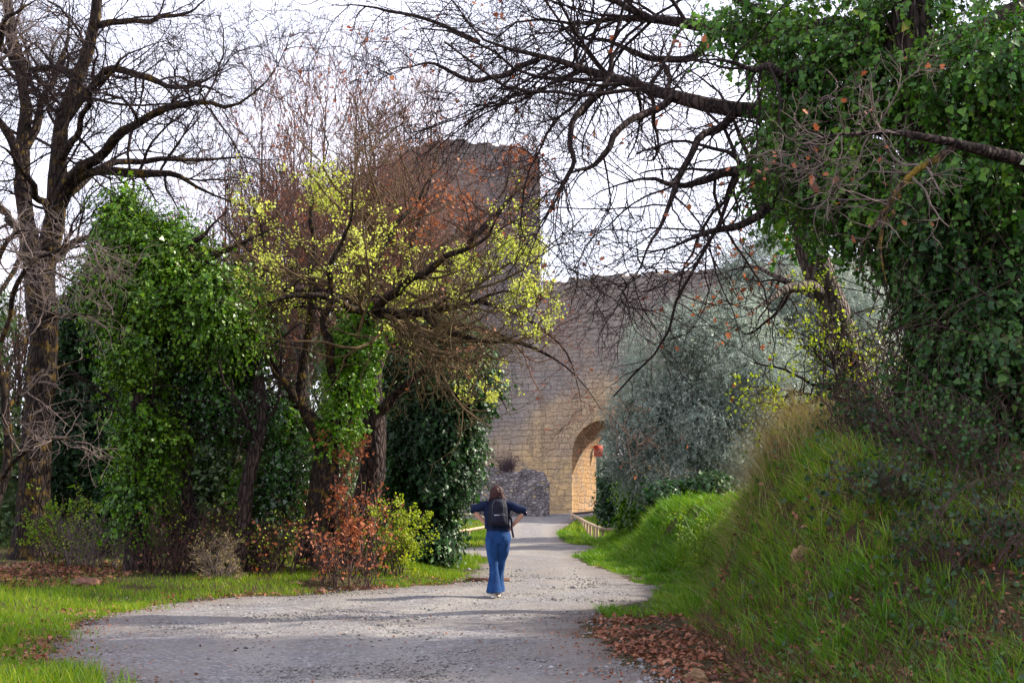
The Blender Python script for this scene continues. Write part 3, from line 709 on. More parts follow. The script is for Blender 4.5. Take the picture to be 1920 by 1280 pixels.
OAK = lambda n1, n2, n3, L1=2.2, L2=1.0, L3=.45, up=.03: [
    dict(n=n1, t=(.2, 1), ang=(35, 80), L=L1, npts=10, wig=.19, up=up, rs=.42, rmin=.008, rmax=.035, S=6, byR=.3),
    dict(n=n2, t=(.15, 1), ang=(35, 80), L=L2, npts=8, wig=.22, up=up, rs=.5, rmin=.0045, rmax=.014, S=4),
    dict(n=n3, t=(.15, 1), ang=(30, 75), L=L3, npts=5, wig=.25, up=up, rs=.7, rmin=.0032, rmax=.012, S=3)]

# --- left: big lichen-covered oak
r = rng_(101); D = 26.5; base = on(62, D)
T1 = [skel([(58, 1065, 0, 56), (62, 1020, 0, 40), (64, 940, 0, 33), (66, 850, 0, 29), (74, 740, 0, 28), (82, 640, 0, 27), (76, 560, 0, 29), (74, 500, 0, 30)], D, 30)]
T2 = limbs([[(72, 540, 0, 24), (98, 440, -.2, 21), (108, 360, -.3, 19), (112, 280, -.4, 16), (126, 200, -.5, 14), (158, 110, -.6, 12), (180, 10, -.8, 10), (190, -120, -1, 9)],
            [(70, 540, 0, 21), (52, 440, .4, 17), (42, 340, .6, 15), (40, 260, .8, 13), (46, 160, 1, 11), (24, 60, 1.2, 11), (10, -60, 1.4, 8)]], D, r, 30, .03)
T3 = limbs([[(108, 370, -.3, 15), (165, 300, -1, 13), (230, 245, -1.8, 11), (320, 210, -2.6, 9), (430, 190, -3.2, 7), (500, 150, -3.6, 5), (545, 60, -4, 3)],
            [(104, 400, -.2, 15), (150, 345, -.6, 13), (200, 322, -1, 11), (280, 322, -1.4, 10), (340, 332, -1.6, 8), (400, 365, -1.8, 6), (470, 395, -2, 4)],
            [(112, 380, -.2, 10), (190, 310, .6, 8), (280, 300, 1.2, 7), (400, 300, 1.8, 6), (520, 298, 2.2, 3)],
            [(112, 250, -.4, 12), (150, 140, .4, 10), (60, 128, 1.2, 9), (-40, 140, 2, 8)],
            [(118, 235, -.4, 11), (190, 138, -.8, 9), (270, 145, -1.4, 8), (350, 162, -2, 6), (420, 130, -2.4, 4), (450, 90, -2.6, 3)],
            [(176, 50, -.7, 9), (230, 42, -1, 7), (320, 32, -1.4, 6), (380, 8, -1.6, 4), (420, -20, -1.8, 3)],
            [(42, 330, .6, 12), (10, 240, .2, 10), (-60, 190, 0, 8)], [(46, 200, .9, 10), (20, 110, 1.4, 8), (-40, 70, 1.8, 7)],
            [(60, 480, .3, 12), (10, 400, 1.2, 9), (-70, 370, 2, 7)], [(44, 290, .7, 9), (80, 200, 1.6, 8), (120, 90, 2.4, 6), (130, -40, 3, 4)],
            [(104, 410, -.2, 11), (80, 380, -1.6, 9), (30, 300, -3, 7), (-30, 260, -4.2, 5)], [(116, 300, -.4, 10), (150, 230, -1.6, 8), (170, 170, -3, 6), (260, 100, -4.2, 4), (330, 70, -5, 3)],
            [(76, 520, 0, 12), (130, 460, 1.5, 8), (230, 420, 2.5, 6), (330, 400, 3.2, 4)], [(90, 600, 0, 9), (120, 560, -1, 7), (160, 530, -2, 5), (230, 520, -2.6, 3)]], D, r, 22, .05, .78)
allP = np.concatenate([T3[0], T2[0][:, ::1][:, :22]]); allR = np.concatenate([T3[1], T2[1][:, :22]])
tw1 = crown_twigs(r, *[np.concatenate([T3[0], T2[0][:, 8:]]), np.concatenate([T3[1], T2[1][:, 8:]])], OAK(150, 1500, 8000, 2.1, 1.0, .45))
oak = tree('oak_tree', 'thick lichen-covered bare oak at the far left with spreading crooked limbs', 'tree', base, [(T1[0][0][None], T1[0][1][None]), T2, T3], M['bark_oak'], tw1)
lf = twig_leaves(r, tw1[2][0], 420, .03, 'round', cluster=3, within=[blob(60, 340, D, 90, 60, 2), blob(30, 470, D, 60, 60, 2)])
mesh('foliage', [lf], M['bud'], oak, base)

# --- left: slim tree on the frame edge with dry grey twigs hanging into view
r = rng_(102); D = 21; base = on(-10, D)
Tq = limbs([[(-16, 1110, 0, 12), (-2, 960, 0, 10), (2, 850, 0, 9), (4, 700, 0, 8), (-12, 560, 0, 7), (-34, 400, 0, 7), (-40, 200, 0, 6)],
            [(2, 640, 0, 4), (40, 520, -.6, 5), (110, 470, -1, 4), (200, 455, -1.4, 2.5)],
            [(2, 780, 0, 4), (50, 730, .4, 5), (110, 690, .8, 4), (190, 670, 1, 2)],
            [(2, 900, 0, 4), (50, 840, -.4, 5), (100, 820, -.7, 3), (170, 850, -.9, 2)],
            [(-10, 560, 0, 4), (50, 480, 1, 5), (120, 520, 1.6, 3), (220, 560, 2, 2)],
            [(-15, 520, 0, 4), (20, 440, -.8, 5), (60, 430, -1.2, 3)], [(4, 720, 0, 4), (60, 620, .6, 4), (150, 590, 1, 3), (250, 600, 1.3, 2)],
            [(-36, 250, 0, 7), (0, 60, -.5, 6), (30, 22, -.8, 5), (90, -20, -1, 3)]], D, r, 18, .06)
tw1 = crown_twigs(r, Tq[0][1:], Tq[1][1:], OAK(60, 330, 1100, 1.0, .55, .3))
t = tree('slim_tree', 'slim bare tree on the left frame edge with dry grey drooping twigs', 'tree', base, [Tq], M['bark_oak'], tw1, M['twig_grey'])
mesh('foliage', [twig_leaves(r, tw1[2][0], 60, .07, 'oak', within=[blob(205, 705, D + .8, 22, 14, .4)], cluster=3), twig_leaves(r, tw1[2][0], 60, .07, 'oak', within=[blob(110, 660, D, 20, 12, .8)], cluster=2)], M['rust'], t, base)

# --- left: ivy-clad trees
def ivy_tree(seed, name, label, d, base_px, trunkrows, blobs, n, mat, size=.07, per=9, length=.45, bark='bark_dark', twigspec=None, gap=.36, cat='tree', droop=.25, extra=None, group=None, nscale=1.3, kind='ivy', stem='bark_dark'):
    r = rng_(seed); base = on(base_px, d)
    L = limbs(trunkrows, d, r, 22, .04)
    tws = crown_twigs(r, *L, twigspec) if twigspec else None
    t = tree(name, label, cat, base, [L], M[bark], tws, None, group)
    lv, tb = shoots(r, blobs, n, per, length, size, kind, droop, gap=gap, nscale=nscale)
    iv = mesh('ivy', [lv], M[mat], t, base)
    mesh('stems', [tb], M[stem], iv)
    iv.children[0].location = (0, 0, 0)
    iv.children[0].data.transform(__import__('mathutils').Matrix.Translation(-Vector(tuple(base))))
    if extra: extra(t, base, L, tws, r)
    return t
D = 24.
ivy_tree(111, 'ivy_tree', 'tall tree swathed in glossy green ivy right of the lichen oak', D, 262,
         [[(255, 1085, 0, 30), (258, 1000, 0, 24), (262, 880, 0, 20), (262, 760, 0, 18), (285, 620, 0, 15), (260, 480, 0, 12), (225, 370, 0, 8)],
          [(285, 620, 0, 11), (345, 480, -.4, 8), (400, 425, -.8, 6), (425, 395, -1, 5)], [(290, 640, 0, 11), (380, 500, -.2, 9), (420, 475, -.3, 8), (470, 448, -.6, 7), (520, 425, -1, 4)]],
         [blob(225, 405, D, 15, 40, .3), blob(240, 465, D, 42, 40, .6), blob(300, 480, D, 75, 60, .9), blob(395, 560, D - .2, 72, 45, .9), blob(290, 550, D, 80, 60, 1.0), blob(410, 620, D - .2, 60, 45, .9), blob(280, 650, D, 62, 55, .9),
          blob(230, 540, D + .6, 60, 60, 1.0), blob(265, 760, D - .1, 36, 70, .5), blob(300, 850, D - .2, 34, 50, .45), blob(260, 930, D, 20, 80, .35)],
         8000, 'ivy', .048, 11, .55, gap=.46, nscale=1.9, droop=.3, twigspec=OAK(14, 60, 200, 1., .6, .3))
D = 24.6
ivy_tree(112, 'ivy_tree', 'shiny dark ivy tree with light glints behind the thin curved trunk', D, 385,
         [[(382, 1060, 0, 20), (362, 980, 0, 14), (350, 880, 0, 11), (370, 760, 0, 12), (390, 650, 0, 9)], [(352, 900, 0, 10), (310, 820, .3, 8), (280, 740, .4, 6)], [(345, 1040, .3, 14), (310, 960, .2, 11), (280, 900, .2, 9)], [(365, 1050, -.2, 9), (330, 990, -.3, 7), (290, 930, -.4, 5)]],
         [blob(390, 715, D, 55, 55, .9), blob(435, 665, D, 42, 45, .8), blob(355, 680, D, 40, 45, .8), blob(420, 775, D, 45, 40, .8), blob(515, 800, D + .3, 32, 60, .5), blob(530, 880, D + .2, 30, 50, .5), blob(515, 940, D, 34, 30, .4), blob(350, 760, D + .3, 30, 40, .7), blob(450, 760, D - .3, 35, 45, .5)],
         4600, 'ivy_gloss', .046, 11, .45, gap=.44, nscale=1.9, droop=.25)
D = 28.
ivy_tree(113, 'ivy_tree', 'dark ivy thicket tree between the lichen oak and the glossy ivy tree', D, 180,
         [[(190, 1060, 0, 20), (180, 960, 0, 16), (165, 840, 0, 13), (170, 700, 0, 10), (180, 560, 0, 8)]],
         [blob(160, 720, D, 75, 100, 1.), blob(190, 820, D, 80, 90, 1.), blob(140, 880, D, 65, 80, .9), blob(200, 930, D - .2, 55, 60, .7), blob(175, 620, D, 60, 80, .9)],
         5200, 'ivy_dark', .06, gap=.36)
# --- thin curved trunk with small leaves
D = 25.
def ex(t, base, L, tws, r):
    mesh('foliage', [twig_leaves(r, tws[2][0], 1500, .03, 'round', within=[blob(500, 640, D, 60, 90, 1.2), blob(560, 560, D, 90, 60, 1.2)], cluster=3, spread=.03)], M['lime'], t, base)
ivy_tree(114, 'curved_tree', 'thin dark curved trunk wrapped in sparse ivy left of the forked tree', D, 452,
         [[(448, 1075, -1, 18), (456, 980, -1, 14), (472, 880, -1, 13), (488, 780, -1, 13), (480, 690, -.8, 12), (498, 600, -.5, 10), (545, 545, -.2, 9), (640, 545, -.4, 6), (760, 570, -.7, 3)],
          [(490, 640, 0, 9), (520, 560, .3, 7), (600, 500, .8, 5), (700, 440, 1.2, 3)], [(498, 600, 0, 8), (480, 500, .4, 6), (430, 430, .6, 4), (380, 400, .8, 3)]],
         [blob(470, 700, D, 26, 50, .3), blob(465, 940, D, 24, 90, .3), blob(520, 800, D + .2, 30, 60, .4), blob(455, 1030, D, 26, 40, .3), blob(490, 610, D, 30, 40, .3)], 800, 'ivy', .055, 6, .28, twigspec=OAK(40, 220, 700, 1.3, .7, .35), extra=ex)
# --- forked tree with the budding limb
r = rng_(121); D = 24.4; base = on(600, D)
L1 = limbs([[(588, 1060, 0, 36), (600, 980, 0, 29), (608, 900, 0, 27), (618, 830, 0, 25)]], D, r, 30, .02)
L2 = limbs([[(612, 850, 0, 18), (585, 790, .2, 15), (556, 755, .4, 14), (530, 742, .4, 9)], [(560, 765, .4, 12), (566, 690, .6, 9), (575, 600, .8, 8), (585, 480, 1.2, 6), (600, 340, 1.6, 4), (610, 200, 2, 2)],
            [(620, 850, 0, 20), (640, 760, -.1, 17), (655, 670, -.2, 15), (690, 595, -.3, 12), (780, 585, -.6, 10), (880, 572, -1, 8), (960, 550, -1.3, 5), (1050, 560, -1.5, 2.5)],
            [(655, 680, -.2, 11), (680, 560, .4, 9), (720, 460, .8, 7), (790, 360, 1.2, 5), (840, 280, 1.5, 3)],
            [(690, 600, -.3, 10), (760, 530, -1.2, 8), (850, 480, -2, 6), (930, 420, -2.6, 4), (990, 350, -3, 2)],
            [(640, 740, -.1, 10), (610, 640, -.8, 8), (620, 520, -1.2, 6), (650, 400, -1.6, 4), (670, 270, -2, 2.5)],
            [(560, 760, .4, 8), (500, 660, .2, 6), (470, 570, 0, 5), (440, 480, -.2, 3)],
            [(790, 585, -.6, 8), (840, 620, -.9, 6), (920, 640, -1.2, 4), (1010, 620, -1.5, 2)],
            [(700, 600, -.3, 8), (620, 560, -.9, 7), (540, 560, -1.4, 6), (470, 590, -1.8, 3)],
            [(660, 650, -.2, 9), (740, 640, .5, 7), (830, 660, 1, 5), (900, 700, 1.4, 3), (940, 720, 1.6, 2)]], D, r, 22, .06)
tw1 = crown_twigs(r, L2[0][2:], L2[1][2:], OAK(90, 600, 2500, 2.0, .95, .42, .05))
t = tree('budding_tree', 'forked tree with ivy on its right fork and yellow budding limbs', 'tree', base, [L1, L2], M['bark_oak'], tw1, M['twig_lichen'])
yb = [blob(570, 430, D, 90, 90, 3), blob(690, 480, D, 80, 70, 2.5), blob(840, 520, D - 1, 100, 50, 2.5), blob(620, 550, D, 150, 40, 2.5), blob(760, 560, D, 100, 40, 2), blob(1000, 570, D - 1.3, 80, 55, 1.5), blob(910, 715, D + 1, 70, 40, 1.5), blob(560, 370, D, 100, 70, 2.5), blob(960, 460, D - 2, 60, 90, 2), blob(730, 620, D, 60, 60, 1.2)]
fo = mesh('foliage', [twig_leaves(r, tw1[2][0], 3000, .042, 'round', within=yb, cluster=6, spread=.045), twig_leaves(r, tw1[1][0], 700, .042, 'round', within=yb, cluster=4, spread=.035)], M['bud'], t, base)
lv, tb = shoots(r, [blob(640, 790, D, 26, 50, .35), blob(655, 720, D - .1, 40, 50, .4), blob(665, 650, D - .2, 45, 45, .4), blob(690, 610, D - .2, 40, 25, .3), blob(620, 830, D, 18, 30, .3)], 1500, 8, .3, .042, 'ivy', gap=.36)
mesh('ivy', [lv], M['ivy'], t, base)
# --- straight dark trunk with rusty leaves
r = rng_(122); D = 26.5; base = on(682, D)
L1 = limbs([[(672, 1060, 0, 36), (684, 990, 0, 26), (692, 900, 0, 23), (700, 800, 0, 22), (705, 700, 0, 19), (730, 600, .2, 15), (770, 480, .5, 11), (800, 380, .8, 8), (830, 270, 1, 5)],
            [(702, 780, 0, 12), (740, 740, -.4, 9), (800, 690, -.8, 6), (880, 650, -1.2, 4), (960, 640, -1.6, 2)],
            [(706, 690, 0, 12), (700, 560, .8, 9), (690, 430, 1.4, 7), (700, 300, 2, 4), (690, 180, 2.4, 3)],
            [(735, 590, .2, 11), (830, 500, .2, 8), (910, 420, 0, 6), (980, 330, -.2, 4), (1010, 270, -.4, 2)],
            [(720, 630, .1, 9), (850, 610, -.6, 7), (980, 640, -1.2, 5), (1080, 700, -1.6, 3), (1140, 790, -1.8, 1.5)],
            [(730, 600, .2, 8), (860, 560, .6, 6), (990, 600, .8, 4), (1070, 680, 1, 3), (1090, 780, 1, 1.5)],
            [(705, 720, 0, 9), (660, 660, 1, 7), (620, 560, 1.8, 5), (590, 420, 2.4, 3)],
            [(760, 510, .4, 8), (860, 440, 1.4, 6), (940, 360, 2, 4), (960, 280, 2.4, 3)]], D, r, 22, .04)
tw1 = crown_twigs(r, L1[0], L1[1], [dict(q, t=(.4, 1)) if i == 0 else q for i, q in enumerate(OAK(110, 760, 3200, 1.7, .9, .42, .06))])
tw1 += crown_twigs(r, L1[0][2:4, 7:], L1[1][2:4, 7:], OAK(44, 260, 1000, 1.1, .65, .38, -.05))
t = tree('rusty_oak', 'straight dark trunk beside the forked tree, orange withered leaves in its crown', 'tree', base, [L1], M['bark_dark'], tw1, M['twig_red'])
mesh('foliage', [twig_leaves(r, tw1[2][0], 1900, .085, 'oak', within=[blob(930, 400, D, 110, 100, 3), blob(840, 430, D, 60, 100, 3), blob(990, 330, D, 60, 60, 3), blob(960, 500, D, 60, 60, 3)], cluster=2, spread=.05),
                 twig_leaves(r, tw1[1][0], 420, .08, 'oak', within=[blob(760, 700, D, 90, 90, 2), blob(690, 760, D, 50, 60, 1.5), blob(900, 640, D, 110, 50, 2), blob(800, 560, D, 200, 200, 4)], cluster=2, spread=.05),
                 twig_leaves(r, tw1[2][0], 260, .07, 'oak', cluster=1)], M['rust'], t, base)
# --- dark ivy column by the path
D = 30.
ivy_tree(131, 'ivy_tree', 'dense dark ivy column at the path edge behind the rusty shrub', D, 800,
         [[(800, 1080, 0, 22), (800, 960, 0, 18), (805, 850, 0, 15), (815, 720, 0, 12), (830, 620, 0, 8)], [(815, 760, 0, 8), (870, 720, -.2, 6), (930, 740, -.4, 4), (950, 770, -.4, 3)]],
         [blob(800, 1000, D, 48, 60, .8), blob(785, 1040, D, 45, 35, .7), blob(800, 900, D, 60, 80, .9), blob(760, 880, D + .3, 50, 90, .8), blob(820, 800, D, 70, 80, .9), blob(800, 700, D, 75, 70, .9), blob(870, 720, D - .2, 60, 50, .7), blob(850, 860, D, 40, 70, .7), blob(845, 650, D, 60, 50, .7), blob(780, 640, D + .3, 50, 40, .7)],
         6800, 'ivy_dark', .058, 11, .55, gap=.36, droop=.4, nscale=1.8)
# --- slender bare trees behind, one shape repeated
r = rng_(141); b0 = np.array([0., 0, 0])
def free(rows, n=22): s = resample(rows, n); return s[:, :3], s[:, 3]
st_ = [free([(0, 0, -.2, .1), (.1, 0, 2, .085), (0, .1, 5, .06), (.15, 0, 8, .035), (.1, 0, 11, .012)])]
for i in range(15):
    a = r.uniform(0, 6.28); z0 = r.uniform(1.2, 6.5); L_ = r.uniform(2.5, 5)
    dx, dy = math.cos(a), math.sin(a)
    st_.append(free([(0, 0, z0, .04), (dx * .5, dy * .5, z0 + L_ * .3, .03), (dx * .95, dy * .95, z0 + L_ * .65, .02), (dx * 1.3, dy * 1.3, z0 + L_, .008)]))
SP = np.stack([p for p, _ in st_]); SR = np.stack([q for _, q in st_])
tws = crown_twigs(r, SP, SR, [dict(n=130, t=(.2, 1), ang=(20, 45), L=1.7, npts=8, wig=.13, up=.14, rs=.5, rmin=.011, rmax=.03, S=4), dict(n=650, t=(.1, 1), ang=(20, 50), L=.9, npts=6, wig=.15, up=.14, rs=.6, rmin=.0085, rmax=.014, S=3), dict(n=1900, t=(.2, 1), ang=(20, 50), L=.45, npts=4, wig=.15, up=.12, rs=.7, rmin=.007, rmax=.01, S=3)])
GRP = 'slender bare trees behind the ivy trees'
proto = tree('slender_tree', 'slender bare red-twigged tree rising behind the ivy trees', 'tree', b0, [(SP, SR)], M['bark_grey'], tws, M['twig_red'], GRP, 8, .1)
mesh('foliage', [twig_leaves(r, tws[1][0], 330, .085, 'oak', cluster=2, spread=.05)], M['rust'], proto, b0)
def copy_tree(o):
    c = o.copy(); COL.objects.link(c)
    for ch in list(o.children):
        q = ch.copy(); COL.objects.link(q); q.parent = c
        for g in list(ch.children):
            h_ = g.copy(); COL.objects.link(h_); h_.parent = q
    return c
spots = [(405, 40, 1.0, 0), (475, 37, 1.05, 1), (545, 41, 1.15, 2), (610, 38, 1.1, 3.5), (665, 36, 1.05, 4.4), (725, 42, 1.1, 5.1), (350, 38, .85, 2.9), (290, 42, .8, 1.7), (200, 36, .7, .6), (120, 40, .75, 3.2), (30, 37, .7, 4.9), (700, 44, 1., 5.8), (765, 47, .95, .4), (580, 34, .95, 2.2), (765, 36, .95, 3.3), (800, 33.5, .95, 1.1)]
for i, (px, d, s, rz) in enumerate(spots):
    o = proto if i == 0 else copy_tree(proto)
    o.location = tuple(on(px, d)); o.rotation_euler = (0, 0, rz); o.scale = (s, s, s)

# --- far thicket behind everything on the left (a mass)
r = rng_(150)
bl = []
for i in range(90):
    px = r.uniform(-120, 800); d = r.uniform(31, 46); py = 1010 - 470 * r.uniform() ** 1.3 * (1 if px < 560 else .75)
    bl.append(blob(px, py, d, r.uniform(50, 90), r.uniform(50, 90), 1.2))
for i in range(16): bl.append(blob(r.uniform(280, 640), r.uniform(850, 1000), r.uniform(31, 34), 70, 60, .9))
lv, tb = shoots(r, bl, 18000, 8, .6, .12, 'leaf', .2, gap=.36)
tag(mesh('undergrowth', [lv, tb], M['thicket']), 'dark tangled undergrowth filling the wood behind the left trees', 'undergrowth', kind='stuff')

# --- shrubs on the left
def shrub(seed, name, label, px, d, w, hgt, nst, mat_st, leafspec=None, cat='shrub', lean=.6, twn=(2, 5), L=(.5, .28), group=None, dz=0., depth=None, jit=.12):
    r = rng_(seed); base = on(px, d, dz); a = []
    for i in range(nst):
        th = r.uniform(0, 6.28); rr = r.uniform(0, 1) ** .6
        bx = np.array([math.cos(th) * rr * w * .6, math.sin(th) * rr * (depth or w) * .6, -.08])
        if dz == 0: bx[2] = gz(base[0] + bx[0], base[1] + bx[1]) - base[2] - .08
        ln = hgt * r.uniform(.55, 1.1); dx, dy = math.cos(th) * lean * ln * .6 + r.normal() * jit * ln, math.sin(th) * lean * ln * .6 + r.normal() * jit * ln
        a.append(free([(*(base + bx), .011), (*(base + bx + np.array([dx * .25, dy * .25, ln * .45])), .009), (*(base + bx + np.array([dx * .65, dy * .65, ln * .8])), .006), (*(base + bx + np.array([dx, dy, ln * .95])), .004)], 10))
    P = np.stack([p for p, _ in a]); R = np.stack([q for _, q in a])
    P[:, 1:] += r.normal(size=P[:, 1:].shape) * .025 * hgt
    t1 = grow(r, P, R, nst * twn[0], (.2, 1), (25, 70), L[0], 6, .25, .03, .7, .004, .01)
    t2 = grow(r, *t1, nst * twn[0] * twn[1], (.1, 1), (25, 70), L[1], 4, .25, .0, .8, .0035, .008)
    root = empty(name, base); tag(root, label, cat, group)
    mesh('stems', [tubes(P, R, 4), tubes(*t1, 3), tubes(*t2, 3)], mat_st, root, base)
    if leafspec:
        parts = [twig_leaves(r, t2[0], n, sz, kd, cluster=c, spread=sp, tmin=.2) for n, sz, kd, c, sp, m in leafspec]
        for (n, sz, kd, c, sp, m), pr_ in zip(leafspec, parts): mesh('foliage', [pr_], M[m], root, base)
    return root
shrub(201, 'rusty_shrub', 'tall rusty orange oak shrub in front of the forked tree', 658, 24.3, .3, 3.2, 16, M['bramble'], [(480, .075, 'oak', 2, .05, 'rust')], lean=.08, depth=.3, jit=.04, L=(.3, .18))
shrub(202, 'rusty_shrub', 'low rusty tangle at the grass edge in front of the tall rusty shrub', 655, 23.2, .9, .9, 30, M['bramble'], [(200, .065, 'oak', 2, .05, 'rust')], lean=.5, depth=.4)
shrub(203, 'bramble_thicket', 'brown leafless bramble tangle under the shiny ivy tree', 380, 24.3, 1.5, 1.2, 60, M['bramble'], [(500, .04, 'round', 1, .02, 'lime')], cat='shrub', lean=.7, depth=.5)
shrub(204, 'bramble_thicket', 'brown bramble tangle with rusty leaves left of the rusty shrub', 500, 24.0, 1.0, .9, 50, M['bramble'], [(110, .07, 'oak', 2, .05, 'rust'), (600, .04, 'round', 1, .02, 'lime')], cat='shrub', lean=.6, depth=.5)
shrub(205, 'leafy_bush', 'small yellow-green bush between the rusty shrub and the dark ivy column', 725, 25.5, .55, 1.2, 24, M['bramble'], [(1800, .04, 'round', 2, .03, 'lime')], lean=.4)
shrub(206, 'leafy_bush', 'sparse leafy bush at the foot of the lichen oak', 118, 25, .6, 1.2, 22, M['bramble'], [(700, .045, 'round', 2, .03, 'grass')], lean=.5)
shrub(207, 'straw_plant', 'pale straw-coloured dry plant in the verge under the ivy tree', 422, 23.0, .35, .45, 22, M['twig_grey'], [(900, .03, 'leaf', 2, .02, 'dry')], cat='plant', lean=.5)
shrub(208, 'bramble_thicket', 'bare grey bramble tangle between the oak and the tall ivy tree', 185, 24.6, .7, 1.0, 36, M['twig_grey'], [(200, .04, 'round', 1, .02, 'lime')], cat='shrub', lean=.6)
shrub(210, 'bramble_thicket', 'low brown bramble tangle right of the tall ivy tree foot', 320, 23.8, .8, .8, 44, M['bramble'], [(160, .05, 'oak', 1, .02, 'litter')], lean=.8)
shrub(211, 'bramble_thicket', 'brown bramble tangle at the foot of the thin curved trunk', 455, 24.6, .9, 1.3, 44, M['bramble'], [(200, .04, 'round', 1, .02, 'lime'), (120, .05, 'oak', 1, .02, 'litter')], lean=.6)
shrub(209, 'bramble_thicket', 'brown bramble tangle behind the rusty shrub', 640, 25.2, 1.0, 1.6, 44, M['bramble'], [(300, .07, 'oak', 2, .05, 'rust'), (500, .04, 'round', 1, .02, 'lime')], lean=.4, depth=.4)

# ------------------------------------------------------------------ right side
# big ivy tree on the bank
r = rng_(301); D = 15.5; base = on(1790, D)
L1 = limbs([[(1800, 960, 0, 70), (1790, 820, 0, 52), (1770, 650, 0, 46), (1745, 450, 0, 44), (1725, 250, 0, 42), (1715, 60, 0, 38), (1690, -150, 0, 34), (1680, -420, 0, 22)]], D, r, 26, .03)
L2 = limbs([[(1725, 260, 0, 24), (1640, 235, .6, 20), (1560, 225, 1.2, 18), (1480, 230, 1.8, 16), (1390, 212, 2.2, 14), (1270, 178, 2.6, 11), (1150, 140, 3, 9), (1010, 112, 3.3, 7), (900, 80, 3.6, 5), (810, -10, 3.8, 4)],
            [(1740, 380, 0, 18), (1620, 380, .8, 14), (1500, 330, 1.4, 12), (1380, 320, 1.8, 10), (1300, 345, 2, 8), (1200, 340, 2.3, 6), (1100, 380, 2.6, 3)],
            [(1720, 100, 0, 22), (1600, 60, .8, 18), (1480, 70, 1.6, 14), (1350, 60, 2.4, 11), (1230, 40, 3, 8), (1100, 30, 3.6, 6), (960, 60, 4, 4), (860, 130, 4.4, 2.5)],
            [(1150, 140, 3, 6), (1080, 230, 2.6, 5), (1070, 320, 2.3, 4), (1010, 420, 2.0, 3), (960, 470, 1.8, 2)],
            [(1270, 178, 2.6, 7), (1180, 230, 2.3, 6), (1120, 300, 2.0, 5), (1060, 330, 1.8, 3), (1030, 400, 1.7, 2)],
            [(1380, 210, 2.2, 8), (1300, 280, 1.8, 6), (1240, 420, 1.4, 4), (1190, 520, 1.2, 3), (1160, 560, 1, 2)],
            [(1500, 335, 1.4, 9), (1420, 410, 1, 7), (1330, 430, .6, 5), (1230, 470, .3, 3), (1140, 450, .1, 2)],
            [(1010, 112, 3.3, 5), (900, 150, 3.1, 4), (800, 120, 3, 3), (700, 160, 2.8, 2)],
            [(1230, 40, 3, 6), (1120, -10, 3.4, 5), (1000, -60, 3.8, 4)], [(1480, 70, 1.6, 9), (1400, 10, 1.2, 7), (1300, -40, .8, 5)],
            [(900, 80, 3.6, 4), (780, 30, 3.6, 3), (640, 10, 3.6, 2), (580, -10, 3.6, 1.5)],
            [(1350, 60, 2.4, 7), (1260, 110, 3.4, 6), (1130, 80, 4.2, 4), (1000, 30, 5, 3)],
            [(1560, 228, 1.2, 10), (1480, 150, .4, 8), (1390, 120, -.4, 6), (1290, 110, -1, 4)]], D, r, 22, .05, 1.15)
L3 = limbs([[(1960, 330, -1.5, 15), (1880, 290, -1.8, 13), (1790, 272, -2.1, 9), (1690, 250, -2.3, 7), (1600, 252, -2.5, 6), (1540, 268, -2.6, 5), (1470, 285, -2.7, 2.5)]], D, r, 22, .04)
LR = [resample(q, 22) for q in ([(4.6, 15.4, 4.2, .16), (6.5, 14.2, 5.0, .13), (8.4, 12.9, 5.3, .1), (9.9, 12.0, 5.4, .05)], [(4.5, 15.4, 5.2, .16), (7, 15.2, 6.4, .13), (9.5, 14.3, 6.6, .09), (11.5, 13.5, 6.6, .05)], [(4.4, 15.5, 6.2, .16), (6.5, 16.2, 7.4, .13), (8.5, 16.8, 8, .09), (10.5, 17, 8.2, .05)])]  # unseen limbs added to carry the shading ivy right of the view
LR = (np.stack([q[:, :3] for q in LR]), np.stack([q[:, 3] for q in LR]))
L4 = limbs([[(1790, 275, -2.1, 8), (1720, 320, -2.2, 7), (1670, 380, -2.3, 6), (1635, 430, -2.4, 4), (1615, 480, -2.4, 2)], [(1660, 395, -2.3, 4), (1650, 470, -2.4, 3), (1665, 540, -2.4, 2)]], D, r, 14, .04)
tw1 = crown_twigs(r, L2[0][:, 8:], L2[1][:, 8:], OAK(190, 1700, 7000, 1.8, .9, .4, -.03))
tw2 = crown_twigs(r, np.concatenate([L3[0][:, 8:22], L4[0]]), np.concatenate([L3[1][:, 8:22], L4[1]]), OAK(26, 130, 420, .7, .4, .22))
root = empty('ivy_oak', base); tag(root, 'huge ivy-covered oak on the right bank whose bare limbs overhang the path', 'tree')
mesh('trunk', [tubes(*L1, 16, .25), tubes(*L2, 9, .15), tubes(*L3, 9, .15), tubes(*LR, 9, .15)], M['bark_dark'], root, base)
q = mesh('limb', [tubes(*L4, 8, .15)], M['bark_lichen'], root, base); q["label"] = 'yellow lichen-covered crooked branch'
mesh('crown', [tubes(p, q_, s) for p, q_, s in tw1], M['twig'], root, base)
mesh('twigs', [tubes(p, q_, s) for p, q_, s in tw2], M['twig_grey'], root, base)
